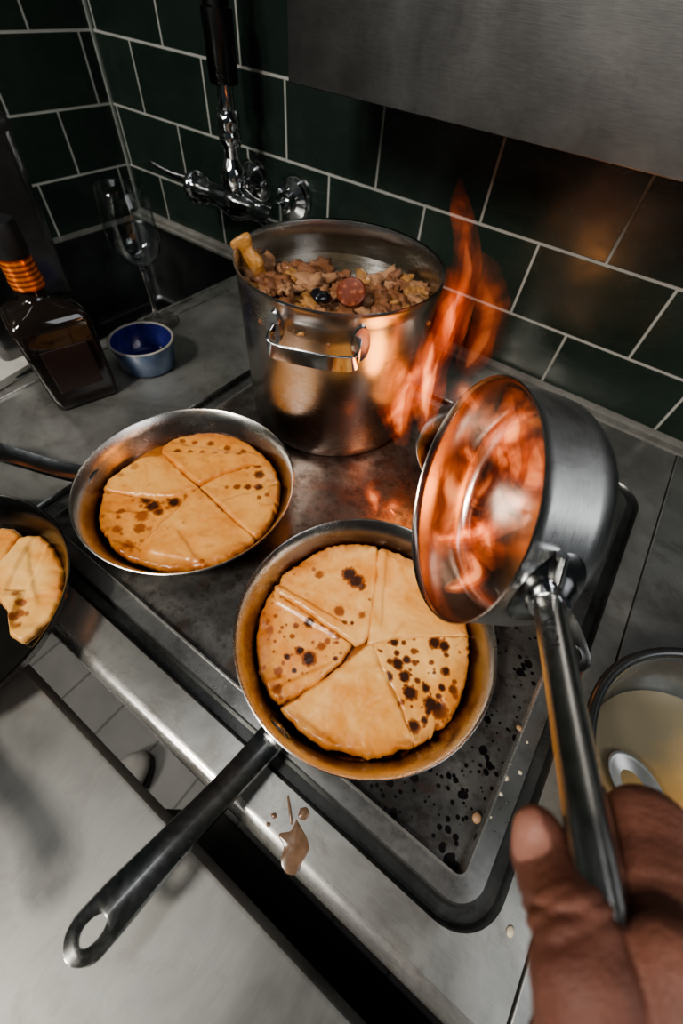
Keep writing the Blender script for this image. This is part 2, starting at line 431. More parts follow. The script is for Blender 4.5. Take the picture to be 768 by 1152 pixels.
mesh('front_edge', vs, [(k, k + 1, n + k + 1, n + k) for k in range(n - 1)], M['edge'], ct, autos=60)
mesh('front_panel', *box(WX, 1.9, YF - .006, YF + .01, -0.88, -.033), M['under'], ct, smooth=False)

st = thing('side_worktop', 'separate grey steel worktop sheet at the right, under the glass bowl', 'worktop', (1.152, -.73, 0))
st.location = (0, 0, 0)
mesh('side_sheet', *box(1.1535, 1.9, YF, -.026, -.004, .0016), M['sidetop'], st, smooth=False, bevel=.0012)

sk = thing('sink', 'dark steel sink below the tap in the left corner', 'sink', (0, 0, 0))
def loft(loops):
    vs, fs = [], []; n = len(loops[0])
    for lp in loops: vs += lp
    for i in range(len(loops) - 1):
        for k in range(n):
            l = (k + 1) % n
            fs.append((i * n + k, i * n + l, (i + 1) * n + l, (i + 1) * n + k))
    return vs, fs
lp = [[(x, y, z) for x, y in rrect(SK, i, .03)] for i, z in ((0, 0), (.003, -.004), (.006, -.17), (.02, -.185))]
v, f_ = loft(lp); b0 = len(v) - len(lp[0]); f_.append(tuple(range(b0, len(v))))
mesh('basin', v, f_, M['dark_steel'], sk, autos=50)
for x in (0.297, 0.322):
    mesh('rail', *bar([(x, -.66, .0012), (x, -.050, .0012)], .0022, .0024), M['edge'], sk, smooth=False, bevel=.0008)

# hotplate
hp = thing('hotplate', 'large rectangular solid-top hotplate sunk in the worktop, scorched grey with black burnt specks', 'hotplate', (0, 0, 0))
def ring(name, steps, mat):
    v, f_ = loft([[(x, y, z) for x, y in rrect(HP, i, .04)] for i, z in steps])
    return mesh(name, v, f_, mat, hp, autos=38)
ring('groove', [(0, 0), (.002, -.002), (.0035, -.008), (.012, -.009), (.0145, -.002)], M['groove'])
ring('flange', [(.0145, -.002), (.016, .0), (.0305, .0006)], M['flange'])
ring('lip', [(.0305, .0006), (.0311, .0030), (.0327, .0030), (.0335, .001), (.0335, -.004)], M['edge'])
pl = [(x, y, -.0035) for x, y in rrect(HP, .0335, .04)]
mesh('cooking_plate', pl, [tuple(range(len(pl)))], M['hotplate'], hp, smooth=False)

# prep table in front (a gap shows the floor)
pt = thing('prep_table', 'brushed steel prep table in the foreground, across the floor gap from the hotplate', 'table', (0, 0, 0))
YP = -0.764
arc = [(-1.36, 0.0), (YP - .004, 0.0), (YP - .0012, -.0012), (YP, -.004), (YP, -.035), (YP - .02, -.037)]
vs = [(x, y, z) for x in (WX, 1.9) for y, z in arc]; n = len(arc)
mesh('table_top', vs, [(k, k + 1, n + k + 1, n + k) for k in range(n - 1)], M['prep'], pt, autos=30)
mesh('gap_light_block', *box(.80, 1.9, -1.34, YP - .05, -.9, -.036), M['under'], pt, smooth=False)  # block added to keep light off the right part of the floor gap
for lx, ly in ((.0, -.84), (.0, -1.32)):
    mesh('leg', *box(lx - .02, lx + .02, ly - .02, ly + .02, -.9, -.030), M['edge'], pt, smooth=False)

# extractor / hood shelf over the back
hd = thing('extractor_hood', 'dull grey steel hood panel hanging over the tiled wall at the top right', 'hood', (0, 0, 0))
HX = aty(326, 96, -.16)[0]; HZ = aty(600, 162, -.16)[2]
mesh('hood_panel', *box(HX, 2.0, -.163, -.160, HZ, 1.5), M['hood'], hd, smooth=False, bevel=.001)
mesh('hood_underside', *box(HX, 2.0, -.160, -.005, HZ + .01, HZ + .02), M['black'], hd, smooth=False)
mesh('hood_side', *box(HX, HX + .003, -.160, -.005, HZ + .02, 1.5), M['hood'], hd, smooth=False)

# ------------------------------------------------------------------ tap
tp = thing('wall_tap', 'chrome wall-mounted mixer tap with tall riser pipe above the sink', 'tap', (0, 0, 0))
TY = -.075
TK = 1.35
pc = aty(266, 222, TY)                         # valve body centre
ch = M['chrome']
top = aty(240, -40, TY)
def sc2(pr): return [(r * TK, a) for r, a in pr]
mesh('riser_pipe', *tube([pc, (pc[0], TY, pc[2] + .12), (pc[0], TY, .62)], .0125, seg=24, up=(0, 1, 0)), ch, tp)
zs0, zs1 = aty(255, 95, TY)[2], aty(243, 5, TY)[2]
mesh('riser_sleeve', *lathe([(0, zs0), (.0195, zs0), (.0215, zs0 + .003), (.0215, zs1 - .002), (.018, zs1), (.018, zs1 + .012), (0, zs1 + .012)], 32, org=(pc[0], TY, 0)), M['dark_steel'], tp, autos=35)
zc = aty(256, 146, TY)[2]
mesh('riser_collar', *lathe(sc2([(.009, zc - .020), (.0125, zc - .018), (.0135, zc - .003), (.011, zc + .001), (.0135, zc + .006), (.0120, zc + .024), (.009, zc + .025)]), 32, org=(pc[0], TY, 0)), ch, tp)
mesh('lower_collar', *lathe(sc2([(.009, pc[2] + .012), (.016, pc[2] + .016), (.0165, pc[2] + .036), (.0130, pc[2] + .046), (.009, pc[2] + .056)]), 32, org=(pc[0], TY, 0)), ch, tp)
bw = [(-.100, .0), (-.100, .014), (-.075, .0155), (-.068, .012), (-.040, .013), (-.014, .018), (.0, .0205), (.014, .018), (.036, .013), (.062, .013), (.068, .015), (.092, .015), (.092, 0)]
M_x = basis((1, 0, 0))
mesh('valve_body', *orient(lathe([(r * TK, a) for a, r in bw], 36), M_x, (pc[0], TY, pc[2] - .008)), ch, tp, autos=45)
for sx in (-.030, .075):
    mesh('inlet_pipe', *tube([(pc[0] + sx, TY, pc[2] - .006), (pc[0] + sx, -.03, pc[2] - .003), (pc[0] + sx, -.004, pc[2])], .0125, seg=20, up=(1, 0, 0)), ch, tp)
    mesh('wall_rose', *orient(lathe([(0, .0), (.037, .0), (.037, .003), (.032, .012), (.017, .018), (.016, .034), (0, .034)], 36), basis((0, -1, 0)), (pc[0] + sx, -.001, pc[2])), ch, tp, autos=35)
kc = np.array([pc[0] - .105, TY, pc[2] - .008])
mesh('lever_cap', *orient(lathe([(0, -.016), (.016, -.015), (.0235, -.008), (.026, 0), (.024, .006), (.0, .008)], 36), M_x, kc), ch, tp)
le = aty(168, 182, TY - .02)
mesh('lever', *tube(spline([kc + np.array([-.010, 0, .008]), (kc + le) / 2 + np.array([-.004, 0, .0]), le], 14), np.linspace(.0065, .0036, 14), np.linspace(.004, .0022, 14), seg=14, up=(0, 1, 0)), ch, tp)

# ------------------------------------------------------------------ left corner things
bt = at(100, 447, 0)
bang = math.atan2(at(135, 430)[1] - at(75, 450)[1], at(135, 430)[0] - at(75, 450)[0])
bo = thing('liquor_bottle', 'dark square-shouldered liquor bottle with black stopper standing left of the blue ramekin', 'bottle', (bt[0] - .018, bt[1] + .004, 0.0005), bang)
def sqsec(w, d, r, z, seg=6):
    out = []
    r = min(r, w - 1e-4, d - 1e-4)
    for sx, sy, a0 in ((1, -1, -PI / 2), (1, 1, 0), (-1, 1, PI / 2), (-1, -1, PI)):
        for k in range(seg + 1):
            a = a0 + PI / 2 * k / seg
            out.append((sx * (w - r) + r * math.cos(a), sy * (d - r) + r * math.sin(a), z))
    return out
secs = [(.038, .030, .008, 0), (.041, .033, .008, .003), (.0425, .034, .008, .02), (.045, .036, .008, .112), (.043, .034, .010, .122), (.032, .026, .014, .131), (.019, .018, .0175, .137), (.0145, .0145, .014, .143), (.014, .014, .0135, .172)]
t = NT('dark_bottle_glass'); b = t.bsdf(Roughness=0.06, IOR=1.5); b.inputs['Coat Weight'].default_value = 0.0
nn = t.noise(t.coord('Object'), 14, 4)
t.l(t.ramp(nn, [(0.3, (0.006, 0.006, 0.006)), (0.75, (0.022, 0.014, 0.010))]), b.inputs['Base Color'])
mesh('bottle_glass', *loft([sqsec(.001, .001, .0005, 0)] + [sqsec(*s) for s in secs] + [sqsec(.001, .001, .0005, .172)]), t.m, bo, autos=50)
t = NT('amber_band'); b = t.bsdf(Roughness=0.2, Metallic=0.6); b.inputs['Base Color'].default_value = (0.75, 0.20, 0.03, 1)
w_ = t.n('ShaderNodeTexWave', bands_direction='Z'); t.l(t.coord('Object'), w_.inputs['Vector']); w_.inputs['Scale'].default_value = 60
t.l(t.ramp(w_.outputs['Fac'], [(0.2, (0.35, 0.06, 0.01)), (0.8, (0.85, 0.25, 0.04))]), b.inputs['Base Color'])
mesh('neck_band', *lathe([(.0145, .150), (.0180, .151), (.0186, .160), (.0172, .166), (.0180, .172), (.0165, .184), (.0, .184)], 32), t.m, bo, autos=40)
mesh('stopper', *lathe([(0, .184), (.0160, .184), (.0180, .190), (.0180, .214), (.0160, .219), (0, .220)], 32), M['black'], bo, autos=40)
mesh('label_plate', *box(-.028, .028, -.0372, -.0345, .030, .090), plain('dark_label', (.022, .010, .008), .35), bo, smooth=False, bevel=.0006)

# steel container behind the bottle
cb = thing('steel_container', 'tall dark steel container with lid behind the liquor bottle at left', 'container', (0, 0, 0))
CR = (.150, .283, -.545, -.385)
cz = 0.262
M['cont'] = steel('container_steel', (0.28, 0.28, 0.28), 0.20, scale=(2, 2, 8), grain=0.2, stain=0.4, stain_col=(0.1, 0.09, 0.08), metal=.9)
v, f_ = loft([[(x, y, z) for x, y in rrect(CR, i, .022)] for i, z in ((.016, .003), (.012, .006), (.0, cz))])
f_.append(tuple(range(len(v) // 3)))
mesh('container_body', v, f_, M['cont'], cb, autos=50)
lidl = [[(x, y, z) for x, y in rrect(CR, i, .024)] for i, z in ((-.003, cz - .006), (-.004, cz), (.0, cz + .006), (.015, cz + .014), (.045, cz + .02))]
v, f_ = loft(lidl); f_.append(tuple(range(len(v) - len(lidl[0]), len(v))))
mesh('container_lid', v, f_, M['hood'], cb, autos=50)
# the container stands on a board over the sink
bd = mesh('sink_board', *box(.02, .300, -.60, -.372, .0018, .0046), M['dark_steel'], None, smooth=False, bevel=.001)
bd.location = (0, 0, .0018)
tag(bd, 'dark flat board laid over the sink beneath the steel container', 'board')
cb.location = (0, 0, .0036)

# wine glass
wg = at(178, 362, 0)
gl = thing('wine_glass', 'clear stemmed wine glass standing behind the blue ramekin', 'glass', (wg[0], wg[1], .0006))
gl.scale = (1.12, 1.12, 1.06)
mg = glass('wine_glass_glass')
t = NT('thin_glass')
tb_ = t.n('ShaderNodeBsdfTransparent'); tb_.inputs[0].default_value = (.90, .92, .92, 1); lw = t.n('ShaderNodeLayerWeight'); lw.inputs[0].default_value = .5; gb_ = t.n('ShaderNodeBsdfGlossy'); gb_.inputs['Roughness'].default_value = .04
ms = t.n('ShaderNodeMixShader'); t.l(t.math('MULTIPLY_ADD', t.math('POWER', lw.outputs['Facing'], 3.0), .55, t.math('MULTIPLY', t.noise(t.coord('Object', scale=(1, 1, .25)), 60, 3), .08)), ms.inputs[0]); t.l(tb_.outputs[0], ms.inputs[1]); t.l(gb_.outputs[0], ms.inputs[2]); t.l(ms.outputs[0], t.out.inputs['Surface'])
mesh('bowl', *lathe([(.0, .088), (.010, .0885), (.022, .096), (.031, .108), (.0335, .124), (.0325, .150), (.0290, .185), (.0284, .1856), (.0278, .185), (.0318, .150), (.0328, .124), (.0304, .1085), (.0215, .0967), (.010, .0895), (0, .0890)], 64), t.m, gl)
mesh('stem', *lathe([(0, .006), (.006, .008), (.0035, .016), (.0031, .05), (.0036, .078), (.007, .087), (0, .0879)], 32), mg, gl)
mesh('foot', *lathe([(0, 0), (.031, .0), (.032, .0012), (.020, .0032), (.006, .0065), (0, .0068)], 64), mg, gl, autos=50)

# blue ramekin
rc = at(164, 397, .02)
rk = thing('blue_ramekin', 'small round ramekin with deep blue inside and pale rim', 'bowl', (rc[0], rc[1], .0006))
t = NT('blue_glaze'); b = t.bsdf(Roughness=0.18)
nn = t.noise(t.coord('Object'), 50, 4)
t.l(t.ramp(nn, [(0.3, (0.012, 0.014, 0.10)), (0.7, (0.030, 0.035, 0.20))]), b.inputs['Base Color'])
Mblue = t.m
t = NT('pale_blue_glaze'); b = t.bsdf(Roughness=0.25)
nn = t.noise(t.coord('Object', scale=(1, 1, .5)), 40, 4)
t.l(t.ramp(nn, [(0.35, (0.035, 0.065, 0.15)), (0.7, (0.14, 0.19, 0.28))]), b.inputs['Base Color'])
H = .043
mesh('ramekin_wall', *lathe([(0, 0), (.036, 0), (.040, .003), (.0470, H - .002), (.0473, H)], 64), t.m, rk, autos=60)
mesh('ramekin_inside', *lathe([(.0438, H), (.043, H - .004), (.038, .006), (.033, .004), (0, .004)], 64), Mblue, rk)
mesh('ramekin_rim', *lathe([(.0473, H), (.0478, H + .0012), (.0458, H + .0022), (.0438, H + .001), (.0438, H)], 64), plain('pale_rim_glaze', (.38, .36, .32), .3), rk)

# white card at the far left
wc = at(8, 425, .006)
cd = mesh('paper_card', *box(-.05, .024, -.045, .030, 0, .012), plain('white_paper', (.50, .48, .44), .6), None, smooth=False, bevel=.001)
cpt = at(-8, 436, .004); cd.location = (cpt[0] - .022, cpt[1] + .0445 - .004, .0012); cd.rotation_euler = (0, 0, math.radians(10))
tag(cd, 'stack of white paper lying at the left edge, left of the liquor bottle', 'paper')

# ------------------------------------------------------------------ stockpot
PX, PY, PR, PH = .685, -.275, .1195, .208
PZ = -.0034
sp = thing('stockpot', 'tall brushed steel stockpot full of stew on the hotplate', 'pot', (PX, PY, PZ))
mesh('pot_wall', *lathe([(0, 0), (.104, 0), (.111, .002), (.1145, .008), (.1150, .02), (PR - .001, PH - .016), (PR - .001, PH - .004), (PR + .0015, PH), (PR + .001, PH + .0015), (PR - .0015, PH + .0008), (PR - .003, PH - .004), (PR - .003, PH - .016), (.112, .02), (.110, .008), (0, .006)], 128), M['pot'], sp, autos=50)
pang = math.atan2(-.70 - PY, .97 - PX) - .17
def pot_handle(a):
    ca, sa = math.cos(a), math.sin(a); R0 = PR - .002
    def P(t, out, z): return np.array([(R0 + out) * ca - t * sa, (R0 + out) * sa + t * ca, z])
    curv = lambda t: -(t * t) / (2 * R0)
    strap = bar(spline([P(-.046, curv(.046) + .002, .176), P(-.047, .010, .174), P(-.044, .018, .1705), P(-.030, .0215, .169), P(0, .0225, .1685), P(.030, .0215, .169), P(.044, .018, .1705), P(.047, .010, .174), P(.046, curv(.046) + .002, .176)], 60), .0016, .0085, up=(0, 0, 1))
    o = mesh('handle', *strap, M['chrome'], sp, smooth=True, bevel=.001)
    for s in (-1, 1):
        c = P(s * .046, curv(.046) + .0012, .177)
        B = basis((ca * .93 - s * .0 * sa, sa, 0))
        mesh('handle_mount', *orient(tube([(0, 0, -.002), (0, 0, .0025)], .010, .019, seg=24, up=(0, 1, 0)), basis((math.cos(a + s * .43), math.sin(a + s * .43), 0)), c), M['chrome'], o, autos=40)
pot_handle(pang); pot_handle(pang + PI)

t = NT('stew_broth'); b = t.bsdf(Roughness=0.06, IOR=1.36)
nn = t.noise(t.coord('Object'), 40, 5, .6, .5)
t.l(t.ramp(nn, [(0.3, (0.035, 0.028, 0.018)), (0.7, (0.10, 0.075, 0.04))]), b.inputs['Base Color'])
t.l(t.bump(t.noise(t.coord('Object'), 60, 3), .3, .002), b.inputs['Normal'])
BZ = .170
br = mesh('broth', *lathe([(0, BZ - .02), (.1155, BZ - .02), (.1158, BZ), (0, BZ)], 96, org=(PX, PY, PZ)), t.m, None, autos=40)
tag(br, 'murky brown broth with oily sheen filling the stockpot', 'broth', kind='stuff')

def lumpy(seed, r, el=(1, 1, 1), amp=.3, freq=1.6, sub=3):
    bm = bmesh.new(); bmesh.ops.create_icosphere(bm, subdivisions=sub, radius=1.0)
    o = Vector((seed * 3.17, seed * 1.3, seed * .71)); vs = []
    for v in bm.verts:
        d = v.co.normalized(); k = 1 + amp * mnoise.noise(d * freq + o) + amp * .5 * mnoise.noise(d * freq * 2.7 + o) + amp * .25 * mnoise.noise(d * freq * 6 + o)
        vs.append((d.x * r * el[0] * k, d.y * r * el[1] * k, d.z * r * el[2] * k))
    fs = [[v.index for v in f_.verts] for f_ in bm.faces]; bm.free()
    return vs, fs
def meat_mat(name, a, b_, c_):
    t = NT(name); b = t.bsdf(Roughness=0.35); b.inputs['Coat Weight'].default_value = .3
    v = t.coord('Object'); n1 = t.noise(v, 60, 5, .65, .5); n2 = t.noise(v, 200, 3)
    t.l(t.ramp(n1, [(0.28, a), (0.5, b_), (0.72, c_)]), b.inputs['Base Color'])
    t.l(t.bump(n2, .35, .001, t.bump(n1, .5, .003)), b.inputs['Normal'])
    return t.m
meats = [meat_mat('stewed_meat_pale', (.16, .06, .025), (.44, .22, .105), (.66, .43, .26)),
         meat_mat('stewed_meat_brown', (.06, .020, .009), (.26, .10, .04), (.48, .24, .11)),
         meat_mat('stewed_vegetable', (.22, .09, .02), (.46, .22, .06), (.60, .38, .18))]
protos = []
for k in range(8):
    el = [(1.3, .9, .7), (1, 1, .8), (1.7, .6, .6), (1.2, 1, .5)][k % 4]
    protos.append(lumpy(k + 1, 1.0, el, .72, 1.7, 3))
pm = [bpy.data.meshes.new('stew_chunk') for _ in protos]
pmeshes = []
for k, (vs, fs) in enumerate(protos):
    for mi in range(3):
        me = bpy.data.meshes.new('stew_chunk'); me.from_pydata(vs, [], fs); me.materials.append(meats[mi])
        for p in me.polygons: p.use_smooth = True
        pmeshes.append(me)
for m_ in pm: bpy.data.meshes.remove(m_)
# chunk positions: heaped at the front and left, open broth at the back
cnt = 0; placed = []
def chunk(x, y, z, r, mi=None, label=None, cat='stew chunk', group='stew chunks in the stockpot', name='stew_chunk'):
    global cnt
    k = random.randrange(8); mi = random.choices((0, 1, 2), (5, 4, 2))[0] if mi is None else mi
    o = bpy.data.objects.new(name, pmeshes[k * 3 + mi]); link(o)
    o.location = (x, y, z); o.scale = (r,) * 3
    o.rotation_euler = (random.uniform(-.5, .5), random.uniform(-.5, .5), random.uniform(0, 6.28))
    tag(o, label or 'irregular browned stew chunk heaped in the broth of the stockpot', cat, group); cnt += 1
    return o
tries = 0
while cnt < 110 and tries < 6000:
    tries += 1
    a = random.uniform(0, 2 * PI); rr = PR * .88 * math.sqrt(random.random())
    x, y = rr * math.cos(a), rr * math.sin(a)
    back = (-.287 * x + .42 * y) / .51 / PR          # + is away from the camera
    if back > .30 + .25 * random.random() - (.0 if x > .0 else .1): continue
    r = random.uniform(.0080, .0175)
    if x > .03: r *= .72
    if any((x - q[0]) ** 2 + (y - q[1]) ** 2 < (.62 * (r + q[2])) ** 2 for q in placed): continue
    placed.append((x, y, r))
    heap = .004 + .008 * max(0, -back) + (.006 if x < -.02 else 0)
    chunk(PX + x, PY + y, PZ + BZ + heap * random.uniform(.2, 1.0), r)
# pieces one can pick out
ps = at(395, 330, PZ + BZ + .018)
def sausage_mat():
    t = NT('sausage_slice'); b = t.bsdf(Roughness=.4); v = t.coord('Object')
    vo = t.n('ShaderNodeTexVoronoi'); t.l(v, vo.inputs['Vector']); vo.inputs['Scale'].default_value = 170
    t.l(t.ramp(vo.outputs['Distance'], [(.15, (.30, .095, .04)), (.5, (.15, .034, .014))]), b.inputs['Base Color'])
    t.l(t.bump(vo.outputs['Distance'], .4, .001), b.inputs['Normal']); return t.m
so = mesh('sausage_slice', *lathe([(0, -.006), (.014, -.006), (.0165, -.004), (.0168, .004), (.0145, .006), (.012, .0052), (0, .0056)], 40), sausage_mat(), None, autos=50)
so.location = ps; so.rotation_euler = (.55, .25, 0)
tag(so, 'round reddish brown sausage slice at the front of the stew', 'sausage slice')
pm_ = at(361, 336, PZ + BZ + .018)
sh = mesh('mussel_shell', *tube(spline([(-.016, 0, 0), (-.008, .0, .003), (.004, 0, .003), (.016, 0, 0)], 14), .011 * np.sin(np.linspace(.15, PI - .15, 14)) + .001, .006 * np.sin(np.linspace(.15, PI - .15, 14)) + .001, seg=20), plain('black_shell', (.012, .012, .014), .2, 0, 200, .5, .4), None)
sh.location = pm_; sh.rotation_euler = (.2, .3, 1.9)
tag(sh, 'dark mussel shell beside the sausage slice in the stew', 'shell')
fl_ = mesh('shell_meat', *lumpy(31, .0072, (1.3, .8, .8), .3), meats[0], sh); fl_.location = (0, .001, .006)
pl_ = at(268, 300, PZ + BZ + .036)
bn = mesh('bone_piece', *tube(spline([(-.006, 0, .034), (0, 0, .014), (.004, .004, -.010), (.012, .012, -.032)], 20), [.0125 + .0025 * math.sin(i * .9) for i in range(20)], [.008 + .0015 * math.cos(i * .7) for i in range(20)], seg=18, up=(0, 1, 0)), meats[2], None, subsurf=1)
bn.location = (PX - .092, PY - .050, PZ + BZ + .016); bn.rotation_euler = (0, -.25, .35)
tag(bn, 'long pale golden piece of meat leaning on the left rim of the stockpot', 'meat')

# ------------------------------------------------------------------ frying pans
def pan_profile():
    out = [(0, 0), (.090, 0), (.0965, .0012), (.101, .004), (.108, .014), (.1155, .030), (.1215, .0415), (.1228, .0428)]
    inn = [(.1232, .0440), (.1222, .0446), (.1205, .0432), (.1140, .030), (.1062, .014), (.1000, .006), (.0955, .0034), (.090, .0026), (0, .0024)]
    return out, inn
po, pi_ = pan_profile()
def handle_mesh(L=.155, w0=.0122, w1=.0132, x0=.1165, z0=.030, z1=.062):
    """flat forged handle along +x with an oval hanging hole; columns across, hole left open"""
    xs = np.concatenate([np.linspace(0, .70, 16), np.linspace(.72, .99, 26), [.994, .997, .9995]])
    hs0, hs1 = .845, .955
    vs, cols = [], 7
    def wid(s):
        w = w0 + (w1 - w0) * s - .0018 * math.sin(PI * min(s / .8, 1))
        if s > .91: w *= math.sqrt(max(1 - ((s - .91) / .09) ** 2, .0009))
        return w
    rows = []
    for s in xs:
        w = wid(s)
        if hs0 < s < hs1: h = .0056 * math.sqrt(max(1 - ((s - (hs0 + hs1) / 2) / ((hs1 - hs0) / 2)) ** 2, 0)); 
        else: h = 0
        h = max(h, .0006)
        h = min(h, w * .8)
        ys = [-w, -(w * .93 + h * .07), -(w + h) / 2, -h, h, (w + h) / 2, w * .93 + h * .07, w]
        z = z0 + (z1 - z0) * (1 - math.cos(PI * min(s * 1.15, 1))) / 2
        for y in ys:
            rows.append((x0 + L * s, y, z + .0022 * (abs(y) / w0) ** 2))
    C_ = 8; fs = []
    for i in range(len(xs) - 1):
        for c in range(C_ - 1):
            if c == 3 and xs[i] >= hs0 - .004 and xs[i + 1] <= hs1 + .004: continue
            fs.append((i * C_ + c, i * C_ + c + 1, (i + 1) * C_ + c + 1, (i + 1) * C_ + c))
    return rows, fs
def make_pan(label, x, y, z, rz, inner=None, group='steel crepe pans', handle=None, tilt=(0, 0)):
    p = thing('frying_pan', label, 'frying pan', (x, y, z), rz, group)
    p.rotation_euler = (tilt[0], tilt[1], rz)
    mesh('pan_body', *lathe(po, 128), M['pan'], p, autos=60)
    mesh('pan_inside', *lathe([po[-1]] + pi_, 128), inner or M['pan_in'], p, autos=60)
    v, f_ = handle_mesh(**(handle or {}))
    h = mesh('handle', v, f_, M['handle'], p)
    m = h.modifiers.new('sol', 'SOLIDIFY'); m.thickness = .0040; m.offset = 0
    m = h.modifiers.new('bev', 'BEVEL'); m.width = .0014; m.segments = 3; m.limit_method = 'ANGLE'
    mesh('handle_root', *tube([(.1145, 0, .0262), (.1165, 0, .0275), (.1215, 0, .0300), (.128, 0, .0302)], [.0150, .0145, .0130, .0118], [.0065, .0055, .0042, .0028], seg=24), M['handle'], h)
    return p
GZ = -.0032
def ang(p0, p1): return math.atan2(p1[1] - p0[1], p1[0] - p0[0])
P1 = (.6675, -.5335); P2 = (.9302, -.5508); P3 = (.5990, -.7797); P4 = (.955, -.252)
t2 = at(80, 1074, .062)
pan2 = make_pan('steel crepe pan nearest the camera in the middle, handle pointing to the lower left', *P2, GZ, ang(P2, t2), handle=dict(L=float(np.linalg.norm(t2[:2] - np.array(P2))) - .1165 + .004))
h1 = at(0, 507, .055)
pan1 = make_pan('steel crepe pan in front of the stockpot, handle pointing left', *P1, GZ, ang(P1, h1))
dk = steel('seasoned_pan_inside', (.10, .10, .095), .25, aniso=.3, grain=.3, stain=.5, stain_col=(.03, .025, .02))
pan3 = make_pan('steel crepe pan cut off by the left edge of the photo, dark oily inside', *P3, .0012, math.radians(-26), inner=dk, handle=dict(z1=.105))
pan4 = make_pan('steel crepe pan at the back right, mostly hidden behind the held saucepan', *P4, GZ, ang(P4, at(648, 742, .06)))
def sauce(name, label, c, z, r, mat, hk=1.0):
    o = mesh(name, *lathe([(0, 0), (r - .003, 0), (r + .0005, .0030), (r + .0022, .0062 * hk), (r - .002, .0058 * hk), (0, .0056 * hk)], 96), mat, None, autos=60)
    o.location = (c[0], c[1], z); tag(o, label, 'sauce'); return o
sauce('orange_sauce', 'brown orange sauce pooled around the five crepes in the nearest middle pan', P2, GZ + .0050, .0990, M['syrup'])
sauce('orange_sauce', 'brown orange sauce under the crepes in the pan before the stockpot', P1, GZ + .0050, .0990, M['syrup'])
sauce('frying_oil', 'dark oil film on the bottom of the left-edge pan', P3, .0012 + .0032, .0965, M['oil'], .6)

